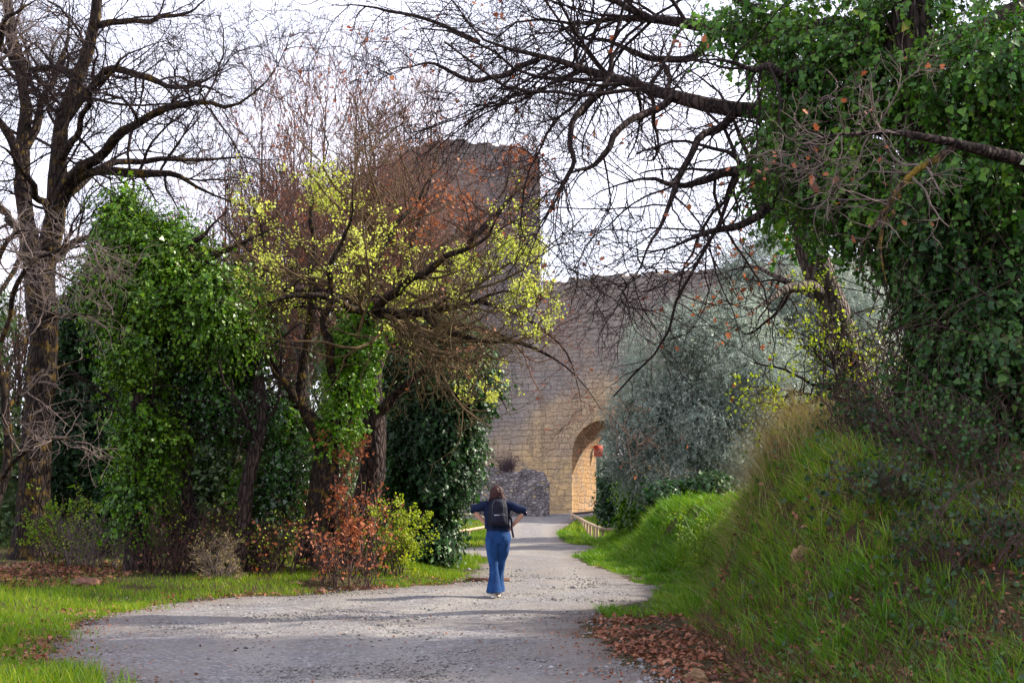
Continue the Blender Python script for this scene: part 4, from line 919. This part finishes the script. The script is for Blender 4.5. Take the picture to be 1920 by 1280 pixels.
bl = [blob(1880, 120, D - 1, 150, 130, 1.0), blob(1820, 330, D - .8, 120, 110, .8), blob(1560, 120, D + .6, 110, 90, .9), blob(1520, 260, D + .8, 80, 80, .8), blob(1560, 350, D + .8, 80, 60, .8), blob(1640, 410, D + .4, 80, 60, .7), blob(1720, 470, D + .2, 50, 60, .5), blob(1640, 250, D + .6, 90, 110, .7), blob(1480, 40, D + 1.2, 110, 70, .9), blob(1690, 30, D + .2, 120, 80, .8),
      blob(1850, 560, D - .4, 110, 130, .7), blob(1800, 430, D - .7, 80, 80, .6), blob(1390, 40, D + 1.6, 80, 50, .7), blob(1930, 420, D - .6, 80, 150, .8), blob(1500, 340, D + 1, 50, 60, .7), blob(1880, 720, D - .3, 90, 90, .5), blob(1960, 260, D, 120, 250, .9), blob(1760, 690, D - .3, 60, 80, .4), blob(1900, 800, D - .6, 70, 70, .5), blob(1820, 640, D - .6, 90, 80, .5), blob(1800, 770, D - .7, 90, 80, .4), blob(1880, 650, D - .9, 80, 110, .5), blob(1730, 400, D - .3, 60, 90, .5), blob(1730, 880, D - 1, 60, 50, .4), blob(1500, 130, D + .9, 80, 90, .7), blob(1480, 280, D + 1, 60, 70, .6), 
      blob(1620, 340, D + .4, 80, 70, .7), blob(1560, 320, D + .6, 70, 70, .7), blob(1760, 180, D - .2, 80, 100, .6), blob(1650, 130, D + .3, 80, 80, .7), blob(1760, 520, D - .2, 70, 80, .5),
      (np.array([9.7, 12., 5.3]), np.array([1.9, 2., 1.5])), (np.array([8.6, 10.3, 4.6]), np.array([1.4, 1.6, 1.2])), (np.array([10.5, 13.8, 6.4]), np.array([1.8, 1.8, 1.5])),  # ivy masses added out of view, towards the sun, to shade the near bank
      blob(2680, 140, D - 2, 320, 330, 1.8), blob(2520, 400, D - 2, 230, 200, 1.4), blob(2900, -120, D - 1, 350, 300, 2.), blob(2080, 100, D + 1, 140, 260, 1.6), blob(2250, -150, D + 1.5, 220, 260, 2.), blob(2150, 450, D + 1, 130, 200, 1.3), blob(1900, -220, D + 1, 260, 160, 2.), blob(2450, 150, D + 1, 200, 300, 1.8), blob(2400, 520, D + 1, 180, 160, 1.5)]  # further unseen crown, added to keep sun off the right bank
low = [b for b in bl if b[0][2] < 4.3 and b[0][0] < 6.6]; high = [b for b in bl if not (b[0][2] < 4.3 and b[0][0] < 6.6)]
lv, tb = shoots(r, high, 24000, 12, .55, .05, 'ivy', .5, (.15, 1.), gap=.42, nscale=2.1)
iv = mesh('ivy', [lv], M['ivy_shade'], root, base); mesh('ivy_stems', [tb], M['bramble'], iv); iv.children[0].data.transform(__import__('mathutils').Matrix.Translation(-Vector(tuple(base))))
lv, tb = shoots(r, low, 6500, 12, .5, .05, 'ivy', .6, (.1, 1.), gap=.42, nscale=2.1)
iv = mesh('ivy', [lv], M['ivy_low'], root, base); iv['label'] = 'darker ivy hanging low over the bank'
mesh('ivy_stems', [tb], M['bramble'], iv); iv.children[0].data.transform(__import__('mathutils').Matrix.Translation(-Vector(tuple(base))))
lowP = np.array([b[0] for b in low]); lowP = lowP[r.integers(0, len(lowP), 260)] + r.normal(size=(260, 3)) * np.array([.35, .3, .4])
hang = np.stack([lowP + np.array([0, 0, 1.]) * (-k * .17) + r.normal(size=(260, 3)) * .05 * k for k in range(8)], 1)
mesh('hanging_stems', [tubes(hang, np.full((260, 8), .006), 4)], M['bramble'], root, base)
mesh('stems', [tubes(*grow(r, *L1, 60, (0.05, .9), (5, 25), 1.6, 10, .1, .1, .3, .012, .025), 5)], M['bark_grey'], root, base)
lf = [twig_leaves(r, tw1[1][0], 110, .085, 'oak', cluster=2, spread=.05), twig_leaves(r, tw2[1][0], 34, .08, 'oak', cluster=1, spread=.05)]
mesh('foliage', lf, M['rust'], root, base)

# leaning grey trunk behind it
r = rng_(302); D = 20; base = on(1610, D)
L1 = limbs([[(1625, 830, 0, 40), (1605, 740, 0, 34), (1580, 660, 0, 32), (1552, 580, 0, 31), (1528, 510, 0, 30), (1505, 420, 0, 26), (1490, 300, 0, 22), (1500, 150, 0, 18), (1480, 0, 0, 14)],
            [(1545, 555, 0, 13), (1510, 535, -.6, 10), (1455, 555, -1, 8), (1400, 592, -1.4, 5)],
            [(1540, 570, 0, 11), (1530, 560, .4, 8), (1460, 520, 1, 6), (1400, 500, 1.5, 4), (1320, 520, 2, 2)],
            [(1600, 705, 0, 10), (1570, 745, -.5, 9), (1520, 785, -.9, 7), (1468, 824, -1.2, 5)]], D, r, 22, .04)
tw1 = crown_twigs(r, L1[0][1:], L1[1][1:], OAK(26, 130, 420, 1.2, .6, .3))
t = tree('leaning_oak', 'leaning grey furrowed trunk with a broken stub, left of the ivy oak', 'tree', base, [L1], M['bark_grey'], tw1)
mesh('foliage', [twig_leaves(r, tw1[2][0], 80, .085, 'oak', cluster=2, spread=.05)], M['rust'], t, base)
lv, tb = shoots(r, [blob(1500, 420, D, 60, 60, .6), blob(1490, 280, D, 60, 70, .6), blob(1460, 350, D, 50, 50, .4)], 700, 8, .35, .07, 'ivy', .35)
mesh('ivy', [lv], M['ivy_shade'], t, base)

# fresh-leaved sapling on the bank
r = rng_(303); D = 18.6; base = on(1570, D)
L1 = limbs([[(1585, 860, 0, 5), (1575, 760, 0, 4.5), (1560, 680, 0, 4), (1540, 610, 0, 3), (1500, 560, 0, 2)], [(1578, 780, 0, 4), (1530, 740, -.4, 3), (1460, 730, -.8, 2), (1400, 745, -1.1, 1.5)], [(1570, 720, 0, 3), (1530, 660, .3, 2.5), (1490, 620, .6, 1.5)], [(1580, 800, 0, 3), (1550, 790, -.3, 2), (1480, 780, -.6, 1.5)], [(1575, 760, 0, 3), (1600, 680, .2, 2), (1590, 590, .3, 1.5)]], D, r, 16, .05)
tw1 = crown_twigs(r, *L1, [dict(n=70, t=(.2, 1), ang=(30, 70), L=.6, npts=7, wig=.25, up=.0, rs=.7, rmin=.004, rmax=.01, S=4), dict(n=260, t=(.1, 1), ang=(30, 70), L=.3, npts=5, wig=.25, up=0, rs=.7, rmin=.0035, rmax=.008, S=3)])
t = tree('sapling', 'sapling with fresh yellow-green leaves below the leaning trunk', 'tree', base, [L1], M['bark_grey'], tw1, M['twig'], None, 6, 0)
mesh('foliage', [twig_leaves(r, tw1[1][0], 380, .042, 'round', cluster=3, spread=.03)], M['lime'], t, base)

# olive trees
def olive(seed, label, d, px, trunkrows, blobs, n, size=.085):
    r = rng_(seed); base = on(px, d)
    L = limbs(trunkrows, d, r, 18, .05)
    tws = crown_twigs(r, *L, OAK(40, 160, 300, 1.4, .8, .4))
    t = tree('olive_tree', label, 'tree', base, [L], M['bark_grey'], tws, M['twig'])
    lv, tb = shoots(r, blobs, n, 12, .55, size, 'olive', .3, (.3, 1.0), gap=.33, nscale=.9)
    fo = mesh('foliage', [lv, tb], M['olive'], t, base); return t
D = 44.
olive(311, 'large grey-green olive tree right of the gate', D, 1330, [[(1330, 990, 0, 14), (1325, 900, 0, 11), (1310, 800, 0, 9), (1290, 700, 0, 6)], [(1325, 900, 0, 9), (1380, 790, .5, 7), (1420, 680, .8, 5)], [(1320, 890, 0, 8), (1240, 780, -.5, 6), (1200, 700, -.8, 4)]],
      [blob(1230, 680, D, 75, 90, 1.6), blob(1200, 790, D, 62, 90, 1.5), blob(1290, 620, D, 80, 60, 1.6), blob(1350, 700, D, 120, 110, 2.), blob(1290, 800, D - .3, 110, 90, 1.9), blob(1430, 720, D, 90, 130, 1.8), blob(1400, 850, D, 110, 80, 1.8), blob(1270, 890, D - .3, 95, 60, 1.6), blob(1200, 870, D, 50, 50, 1.2), blob(1370, 590, D + .4, 80, 50, 1.4), blob(1168, 830, D, 30, 90, .9)], 15000, .066)
D = 52.
olive(312, 'second pale olive tree rising behind the large one, against the sky', D, 1430, [[(1430, 980, 0, 14), (1425, 800, 0, 11), (1420, 600, 0, 8), (1410, 480, 0, 4)], [(1425, 760, 0, 8), (1480, 620, .5, 6), (1500, 500, .8, 4)]],
      [blob(1440, 520, D, 85, 80, 1.8), blob(1410, 600, D, 80, 80, 1.8), blob(1500, 600, D, 90, 110, 1.8), blob(1470, 440, D, 55, 50, 1.3), blob(1390, 500, D, 45, 45, 1.2), blob(1540, 720, D, 90, 120, 1.8), blob(1590, 570, D, 90, 90, 1.8), blob(1620, 680, D, 80, 100, 1.8)], 8800, .085)
olive(313, 'pale tree seen through the gate arch', 104, 1128, [[(1128, 975, 0, 4), (1127, 880, 0, 3), (1125, 800, 0, 2)]], [blob(1125, 850, 104, 26, 40, 1.5), blob(1132, 800, 104, 22, 30, 1.3), blob(1120, 900, 104, 24, 40, 1.3)], 1400, .16)
# bushes by the gate and along the far bank
def bush(seed, label, d, px, blobs, n, mat, size=.08, kind='ivy', name='bush', stemrows=None):
    r = rng_(seed); base = on(px, d)
    root = empty(name, base); tag(root, label, 'bush')
    lv, tb = shoots(r, blobs, n, 8, .4, size, kind, .2, (.35, 1.), gap=.3)
    mesh('stems', [tb, tubes(*limbs([[(px, HORIZON + (CAM_Z - base[2]) / d * F_PX + 6, 0, 5), (px + 3, blobs[0][0][2] * 0 + HORIZON - (blobs[0][0][2] - CAM_Z) / d * F_PX, 0, 3)]], d, r, 8), 6)], M['bark_dark'], root, base)
    mesh('foliage', [lv], M[mat], root, base); return root
bush(321, 'dark ivy bush beside the gate below the olive tree', 51, 1160, [blob(1158, 905, 51, 28, 42, .9), blob(1150, 950, 51, 26, 30, .8), blob(1185, 950, 50, 34, 40, .8)], 1500, 'ivy_dark', .075)
bush(322, 'ivy bush with yellow-green tips at the end of the right fence', 46, 1205, [blob(1195, 930, 46, 38, 38, .9), blob(1220, 965, 45, 45, 35, .9), blob(1190, 985, 46, 26, 30, .7)], 1200, 'ivy', .08)
bush(323, 'low dark bush on the bank under the olive tree', 40, 1290, [blob(1270, 935, 40, 55, 25, .8), blob(1330, 925, 40, 50, 28, .8)], 1000, 'ivy_dark', .08)
# dry bush on the rubble wall, little shrubs at the wall foot
shrub(330, 'dry_bush', 'dry dark purple-brown bush growing on top of the rubble wall', 950, 75.3, .5, 1.0, 60, plain('purple_stem', (.09, .06, .07), .9), None, 'bush', .6, (4, 6), (.4, .22), dz=(CAM_Z + (HORIZON - 888) / F_PX * 75.3) - gz((950 - CX) / F_PX * 75.3, 75.3))
# leafy shoots on the near right verge
shrub(331, 'leafy_shoot', 'clump of upright fresh green shoots on the grassy slope below the olive tree', 1330, 24.5, .5, 1.1, 26, M['grass_bank'], [(1300, .045, 'leaf', 2, .03, 'grass')], 'plant', .3)

# ivy curtain and ground ivy on the bank (stuff)
r = rng_(340)
def on_bank(n, x0, x1, y0, y1, fn):
    x, y = scatter_xy(r, n, fn, x0, x1, y0, y1); return np.stack([x, y, terr(x, y)], 1)
P = on_bank(36000, 2.0, 8, 8, 24, lambda x, y: ((x - xr(y)) > toe(y) + .35) * np.clip((vn2(x, y, 1.1) - .25) * 4, 0, 1) * np.clip((x - xr(y) - toe(y) - .8) / 1.0, .04, 1))
P = P + np.abs(r.normal(size=P.shape)) * np.array([-.05, -.06, .07])
A = r.normal(size=P.shape) * .6 + np.array([-.5, -.3, -.5]); Nn = r.normal(size=P.shape) * .5 + np.array([-.6, -.6, .7])
tag(mesh('ground_ivy', [leaves(P, A, Nn, r.uniform(.03, .075, len(P)), 'ivy')], M['ivy_ground']), 'dark ivy carpeting the upper right bank', 'ivy', kind='stuff')
P = on_bank(26000, 1.4, 7, 8, 24, lambda x, y: ((x - xr(y)) > toe(y) + .1) * (vn2(x + 30, y, 1.4) > .55))
P = P + np.abs(r.normal(size=P.shape)) * np.array([-.03, -.05, .06])
tag(mesh('bank_weeds', [leaves(P, r.normal(size=P.shape) + np.array([-.3, -.3, .2]), r.normal(size=P.shape) * .6 + np.array([-.3, -.4, .8]), r.uniform(.018, .048, len(P)), 'round')], M['weed']), 'small leafy weeds over the right bank', 'weeds', kind='stuff')
bb = [(1730, 14.6, 'green-leaved bramble mound below the hanging ivy curtain', .9, .9), (1850, 13.2, 'dark bramble mound beside the ochre rocks at the right edge', .8, .8), (1640, 18.8, 'tall purple-brown bramble tangle at the foot of the leaning trunk', .7, 2.0), (1705, 17.2, 'leafy bramble tangle between the leaning trunk and the hanging ivy', .6, 1.6), (1540, 18.5, 'dark leafy bramble left of the ivy oak above the grass crest', .5, .7), (1640, 15.2, 'purple-brown bramble tangle below the big ivy oak', .7, .7), (1780, 13.8, 'bare bramble tangle under the ivy oak roots', .6, .6), (1640, 12.6, 'thin reddish bramble stems low on the near bank', .5, .4), (1800, 11.4, 'dry bramble stems in the lower right corner', .6, .4)]
for i, (px, d, lab, w, hh) in enumerate(bb):
    shrub(350 + i, 'bramble_thicket', lab, px, d, w, hh, 34 if i < 4 else 26, M['bramble'], [(900 if i < 2 else 500, .045, 'round', 1, .02, ('weed', 'ivy_low')[i] if i < 2 else 'ivy_ground' if i != 4 else 'ivy_dark')] + ([(420, .04, 'round', 1, .02, 'lime')] if i in (2, 3) else []), 'shrub', .45 if i in (2, 3) else .75)

# rocks
def rock(seed, name, label, px, d, s, mat, dz=0., cat='rock'):
    r = rng_(seed); base = on(px, d)
    n = 36; m = 22
    th = np.linspace(0, 2 * np.pi, n, endpoint=False); ph = np.linspace(.02, np.pi - .02, m)
    V = np.stack([np.sin(ph)[:, None] * np.cos(th), np.sin(ph)[:, None] * np.sin(th), np.cos(ph)[:, None] + 0 * th], -1)
    k = .72 + .6 * vnoise(V + seed, 1.3) + .4 * (vnoise(V + seed, 4.) - .5) + .2 * (vnoise(V + seed, 9.) - .5)
    V = np.round(V * 2.2) / 2.2 * .25 + V * .75
    V = V * k[..., None] * np.array(s) + base + np.array([0, 0, s[2] * .35 + dz])
    i = np.arange(n * m).reshape(m, n); F = np.stack([i[:-1], np.roll(i, -1, 1)[:-1], np.roll(i, -1, 1)[1:], i[1:]], -1).reshape(-1, 4)
    o = mesh(name, [(V, F)], mat, None, base); tag(o, label, cat); return o
rock(1, 'rock', 'pale rock poking from the grass halfway up the bank', 1500, 13.0, (.1, .09, .15), M['rock'])
rock(2, 'rock', 'mossy brown boulder on the shady bank', 1665, 11.9, (.16, .15, .17), M['rock_moss'])
rock(3, 'rock', 'large ochre rock among the oak roots at the right frame edge', 1905, 13.8, (.2, .18, .22), M['rock'], -.02)
rock(4, 'rock', 'smaller ochre rock just left of the large one among the roots', 1850, 14.0, (.12, .11, .12), M['rock'], -.02)
rock(5, 'rock', 'flat reddish stone lying on the left verge', 168, 21.5, (.2, .16, .1), M['rock_red'])
rock(6, 'rock', 'brown stone half sunk in leaves in the bottom corner right of the path', 1295, 11.7, (.1, .08, .07), M['rock'])
rock(7, 'rock', 'low brown stone at the path edge below the rusty shrub', 560, 22.9, (.13, .09, .04), M['rock'])
rock(8, 'rock', 'small brown stone at the path edge right of the low one', 607, 22.4, (.07, .06, .06), M['rock_red'])
# exposed roots hang from the bank by the rocks
# drain grate across the path behind the walker
p = on(915, 25.6)
dr = empty('drain_cover', (p[0], p[1], p[2] + .016)); tag(dr, 'rusty drain cover across the path just beyond the woman', 'drain cover')
mesh('frame', [boxm((0, .13, .008), (.78, .03, .05)), boxm((0, -.13, .008), (.78, .03, .05)), boxm((-.375, 0, .008), (.03, .23, .05)), boxm((.375, 0, .008), (.03, .23, .05))], plain('rust', (.12, .055, .035), .8, .3, 20.), dr, flat=True)
mesh('grating', [boxm((-.34 + .05 * i, 0, .004), (.025, .23, .035)) for i in range(15)], plain('dark_iron', (.035, .025, .022), .7, .4), dr, flat=True)

# ------------------------------------------------------------------ the walking woman
def loft(rings, S=24):
    """rings: (x, y, z, rx, ry) horizontal ellipses from bottom to top, closed"""
    a = np.linspace(0, 2 * np.pi, S, endpoint=False); R = np.array(rings, float); n = len(R)
    V = np.stack([R[:, 0:1] + R[:, 3:4] * np.cos(a), R[:, 1:2] + R[:, 4:5] * np.sin(a), R[:, 2:3] + 0 * a], -1).reshape(-1, 3)
    i = np.arange(n * S).reshape(n, S)
    q = np.stack([i[:-1], np.roll(i, -1, 1)[:-1], np.roll(i, -1, 1)[1:], i[1:]], -1).reshape(-1, 4)
    c0, c1 = len(V), len(V) + 1
    V = np.vstack([V, R[0, :3], R[-1, :3]])
    caps = [(c0, (k + 1) % S, k) for k in range(S)] + [(c1, (n - 1) * S + k, (n - 1) * S + (k + 1) % S) for k in range(S)]
    return [(V, q), (np.zeros((0, 3)), np.array(caps) - len(V))]
def limb(rows, n=16, S=14):
    s = resample(rows, n); V, F = tubes(s[None, :, :3], s[None, :, 3], S)
    e = np.array([s[0, :3], s[-1, :3]]); c0 = len(V); V = np.vstack([V, e])
    caps = [(c0, (k + 1) % S, k) for k in range(S)] + [(c0 + 1, (n - 1) * S + k, (n - 1) * S + (k + 1) % S) for k in range(S)]
    return [(V, F), (np.zeros((0, 3)), np.array(caps) - len(V))]
def fused(name, parts, mat, parent, voxel, smooth_it=4, noise_amp=0., nscale=12.):
    """fuse overlapping closed shapes into one continuous skin"""
    flat = []; off = 0; Vs = []; Fs = []
    for V, F in parts:
        Vs.append(V); Fs.append(np.asarray(F) + off); off += len(V)
    o = mesh(name, [(np.concatenate(Vs), Fs[0])] + [(np.zeros((0, 3)), f - off) for f in Fs[1:]], mat, parent)
    m = o.modifiers.new('r', 'REMESH'); m.mode = 'VOXEL'; m.voxel_size = voxel
    if smooth_it:
        s = o.modifiers.new('s', 'SMOOTH'); s.iterations = smooth_it; s.factor = .5
    dg = bpy.context.evaluated_depsgraph_get(); dg.update()
    me = bpy.data.meshes.new_from_object(o.evaluated_get(dg)); o.modifiers.clear(); o.data = me
    if noise_amp:
        nv = len(me.vertices); co = np.empty(nv * 3, np.float32); me.vertices.foreach_get('co', co); co = co.reshape(-1, 3)
        no = np.empty(nv * 3, np.float32); me.vertices.foreach_get('normal', no); no = no.reshape(-1, 3)
        co = co + no * ((vnoise(co * np.array([1, 1, .6]), nscale) - .5) * 2 * noise_amp)[:, None]
        me.vertices.foreach_set('co', co.astype(np.float32).ravel())
    me.polygons.foreach_set("use_smooth", np.ones(len(me.polygons), bool)); me.update()
    if not me.materials: me.materials.append(mat)
    return o
pd = 21.6; pp = on(932, pd); pp[2] += .012
person = empty('person', pp); tag(person, 'woman walking up the path in navy top and flared blue jeans, hands on hips', 'person')
skin = plain('skin', (.5, .27, .19), .55, .35, 30., .08, .1, .001)
navy = plain('navy_knit', (.006, .013, .042), .85, .2, 60., .35, .5, .003)
def denim():
    m, nt, out = newmat('blue_denim'); co = objco(nt)
    mp = nt.nodes.new("ShaderNodeMapping"); mp.inputs["Scale"].default_value = (1, 1, .45); nt.links.new(co, mp.inputs[0])
    f = noise(nt, 11, 5, mp.outputs[0], .6); fine = noise(nt, 240, 2, co)
    c = ramp(nt, f, [(.3, (.006, .026, .095)), (.55, (.01, .05, .165)), (.75, (.028, .09, .24))])
    nt.links.new(pbsdf(nt, c, .85, bump(nt, fine, .3, .001, bump(nt, f, .6, .02)), .2).outputs[0], out.inputs[0]); return m
# body: head with face, neck, trunk, arms, hands, legs as one skin
hy = .02                                                    # she faces +Y, away from the camera
body = loft([(0, .0, 1.40, .05, .05), (0, .005, 1.45, .052, .055), (0, .02, 1.475, .055, .075), (0, .025, 1.50, .068, .088), (0, .02, 1.54, .076, .097), (0, .015, 1.58, .077, .098), (0, .01, 1.61, .07, .09), (0, .008, 1.635, .05, .065), (0, .005, 1.65, .02, .03)], 24)
body += limb([(0, .11, 1.56, .008), (0, .125, 1.535, .013), (0, .115, 1.52, .012)], 6, 8)                      # nose
for s in (-1, 1):
    body += limb([(s * .078, .01, 1.565, .012), (s * .084, .005, 1.55, .016), (s * .079, .012, 1.525, .008)], 6, 8)   # ears
    body += limb([(s * .032, .092, 1.556, .012), (s * .032, .102, 1.556, .010)], 5, 8)                          # eyes
body += limb([(-.022, .104, 1.495, .006), (0, .11, 1.495, .008), (.022, .104, 1.495, .006)], 6, 8)              # mouth
body += loft([(.02, 0, .86, .13, .09), (.02, 0, .95, .15, .10), (.015, 0, 1.05, .125, .085), (.01, 0, 1.15, .125, .09), (.005, 0, 1.27, .145, .10), (0, 0, 1.36, .15, .085), (0, 0, 1.41, .09, .06), (0, 0, 1.44, .05, .05)])
ARM = {-1: [(-.15, 0, 1.365), (-.375, -.03, 1.315), (-.175, .0, 1.095)], 1: [(.155, 0, 1.365), (.43, -.03, 1.285), (.215, .0, 1.045)]}
for s, (sh, el, wr) in ARM.items():
    sh, el, wr = map(np.array, (sh, el, wr))
    body += limb([(*sh, .05), (*(sh * .5 + el * .5), .044), (*el, .037)], 12, 14)
    body += limb([(*el, .037), (*(el * .6 + wr * .4), .037), (*wr, .025)], 12, 14)
    # palm resting on the hip, fingers forward, thumb to the back
    u = nrm(wr - el); hp = wr + u * .045
    body += limb([(*(wr - u * .01), .024), (*(wr + u * .03), .029), (*(wr + u * .07 + np.array([0, .025, 0])), .026)], 8, 12)
    kn = wr + u * .07 + np.array([0, .02, 0])
    for j, (ln, dz_) in enumerate(((.068, .026), (.076, .010), (.07, -.008), (.056, -.025))):
        st0 = kn + np.array([0, .008, dz_]); f1 = st0 + np.array([-s * .004, ln * .5, -.006]); f2 = f1 + np.array([s * -.012, ln * .42, -.014])
        body += limb([(*st0, .0095), (*f1, .009), (*f2, .0072)], 8, 8)
    th0 = wr + u * .03 + np.array([0, -.016, .012]); body += limb([(*th0, .012), (*(th0 + u * .028 + np.array([0, -.024, .004])), .0105), (*(th0 + u * .055 + np.array([-s * .006, -.03, .0])), .008)], 8, 8)
LEG = {-1: [(-.065, 0, .9), (-.05, .01, .5), (-.04, -.04, .085)], 1: [(.095, .01, .9), (.048, .13, .5), (.02, .2, .1)]}
for s, (hp, kn, an) in LEG.items():
    body += limb([(*hp, .085), (*(np.array(hp) * .5 + np.array(kn) * .5), .072), (*kn, .054)], 12, 14)
    body += limb([(*kn, .054), (*(np.array(kn) * .65 + np.array(an) * .35), .052), (*an, .034)], 12, 14)
    body += limb([(*an, .034), (an[0], an[1] + .05, .05, .034), (an[0], an[1] + .13, .04, .025)], 8, 12)
fused('body', body, skin, person, .0065, 3)
# knitted top
top_ = loft([(.02, 0, .985, .178, .128), (.02, 0, 1.02, .172, .124), (.015, 0, 1.08, .15, .112), (.01, 0, 1.15, .148, .112), (.006, 0, 1.25, .165, .12), (0, 0, 1.33, .178, .112), (0, 0, 1.385, .16, .09), (0, 0, 1.42, .11, .072), (0, 0, 1.445, .065, .062)])
for s, (sh, el, wr) in ARM.items():
    sh, el, wr = map(np.array, (sh, el, wr)); cf = el * .80 + wr * .20
    top_ += limb([(*(sh * .75), .072), (*sh, .072), (*(sh * .5 + el * .5), .07), (*(el + (el - sh) * .06), .062)], 14, 16)
    top_ += limb([(*(el + (el - sh) * .06), .057), (*(el * .93 + wr * .07), .058), (*cf, .05)], 8, 16)
fused('top', top_, navy, person, .0085, 3, .009, 13)
# flared jeans
jn = loft([(.018, 0, .80, .17, .115), (.018, -.005, .85, .196, .135), (.018, -.005, .90, .197, .138), (.018, 0, .96, .183, .128), (.018, 0, 1.005, .168, .116)])
jn += loft([(-.035, -.02, .07, .125, .125), (-.035, -.02, .12, .116, .115), (-.038, -.018, .2, .1, .1), (-.04, -.01, .34, .08, .083), (-.047, .0, .45, .07, .08), (-.053, .01, .55, .08, .09), (-.058, .005, .68, .1, .115), (-.066, 0, .8, .112, .128), (-.07, 0, .88, .115, .12)])
jn += loft([(.015, .215, .075, .105, .11), (.016, .21, .13, .1, .105), (.022, .19, .24, .085, .09), (.035, .15, .4, .076, .085), (.05, .12, .52, .08, .09), (.08, .07, .66, .098, .112), (.095, .02, .8, .11, .125), (.1, 0, .88, .112, .12)])
fused('jeans', jn, denim(), person, .0085, 3, .011, 11)
mesh('belt_line', [tubes(np.array([[(.018 + .17 * math.cos(t), .117 * math.sin(t), 1.0 + .0 * t) for t in np.linspace(0, 2 * math.pi, 32)]]), np.full((1, 32), .012), 6)], navy, person)
shoe_m = plain('pale_suede', (.45, .38, .33), .8, .2, 40., .15)
sole_m = plain('white_rubber', (.62, .58, .53), .6, .3)
for s, (hp, kn, an) in LEG.items():
    ax, ay = an[0] - .012, an[1]
    so = fused('shoe', limb([(ax, ay - .055, .055, .04), (ax, ay + .0, .055, .043), (ax, ay + .1, .045, .042), (ax, ay + .17, .035, .034)], 12, 14), shoe_m, person, .008, 2)
    a = np.linspace(0, 2 * np.pi, 24, endpoint=False)
    ring = np.stack([ax + .046 * np.cos(a), ay + .06 + .145 * np.sin(a)], 1)
    V = np.concatenate([np.c_[ring, np.full(24, .0)], np.c_[ring, np.full(24, .03)]])
    sd = np.array([(k, (k + 1) % 24, (k + 1) % 24 + 24, k + 24) for k in range(24)])
    mesh('sole', [(V, sd), (np.zeros((0, 3)), np.arange(24)[None, ::-1] - 48), (np.zeros((0, 3)), np.arange(24, 48)[None] - 48)], sole_m, so, flat=True)
# shoulder-length auburn hair
m, nt, out = newmat('auburn_hair'); co = objco(nt)
mp = nt.nodes.new("ShaderNodeMapping"); mp.inputs["Scale"].default_value = (1, 1, .06); nt.links.new(co, mp.inputs[0])
hf = noise(nt, 130, 3, mp.outputs[0]); c = ramp(nt, hf, [(.3, (.016, .006, .006)), (.7, (.07, .024, .02))])
nt.links.new(pbsdf(nt, c, .55, bump(nt, hf, .6, .004), .2).outputs[0], out.inputs[0])
hair = loft([(0, -.03, 1.445, .118, .062), (0, -.03, 1.47, .122, .08), (0, -.022, 1.51, .112, .092), (0, -.015, 1.56, .101, .103), (0, -.008, 1.605, .092, .1), (0, -.004, 1.64, .07, .078), (0, 0, 1.66, .035, .04)])
fused('hair', hair, m, person, .006, 2, .009, 30)
# backpack with flap pocket, piping and straps: carried, so a thing of its own
bpk = empty('backpack', (pp[0], pp[1] - .13, pp[2] + 1.06)); tag(bpk, 'black daypack worn on the back of the walking woman', 'backpack')
black = plain('black_nylon', (.007, .008, .018), .7, .2, 25., .4, .4, .004)
grey = plain('grey_piping', (.03, .03, .05), .6, .4)
pk = loft([(.018, -.02, .0, .14, .05), (.018, -.035, .03, .155, .085), (.018, -.045, .15, .15, .1), (.018, -.04, .28, .138, .088), (.018, -.03, .37, .115, .07), (.018, -.015, .405, .07, .04)])
fused('bag', pk, black, bpk, .009, 2, .004, 16)
pk = loft([(.018, -.1, .03, .105, .03), (.018, -.118, .07, .115, .045), (.018, -.12, .16, .108, .04), (.018, -.105, .2, .09, .022)])
fused('pocket', pk, plain('dark_navy_nylon', (.01, .011, .026), .7, .2), bpk, .008, 2)
for s in (-1, 1):
    mesh('piping', [tubes(np.array([[(.018 + s * .075, -.152, .18), (.018 + s * .088, -.143, .24), (.018 + s * .082, -.126, .31), (.018 + s * .055, -.1, .375)]]), np.full((1, 4), .006), 6)], grey, bpk)
    mesh('shoulder_strap', [tubes(resample([(s * .075, .03, .385, .02), (s * .095, .1, .40, .022), (s * .115, .23, .33, .022), (s * .135, .26, .2, .02), (s * .15, .16, .08, .016), (s * .13, .04, .03, .014)], 20)[None, :, :3], np.full((1, 20), .018), 8)], black, bpk)
mesh('handle', [tubes(resample([(-.03, -.02, .395, .006), (-.015, -.03, .43, .006), (.045, -.03, .43, .006), (.06, -.02, .395, .006)], 12)[None, :, :3], np.full((1, 12), .007), 6)], black, bpk)
mesh('badge', [boxm((.0, -.163, .165), (.075, .006, .012))], plain('pale_badge', (.45, .47, .55), .6), bpk, flat=True)
sp = resample([(.17, .03, .16, .01), (.215, .02, .1, .01), (.222, .0, -.02, .01), (.235, .0, -.1, .01), (.25, .0, -.17, .01)], 16)
V, F = tubes(sp[None, :, :3], np.full((1, 16), .016), 8); mesh('dangling_strap', [(V, F)], black, bpk)
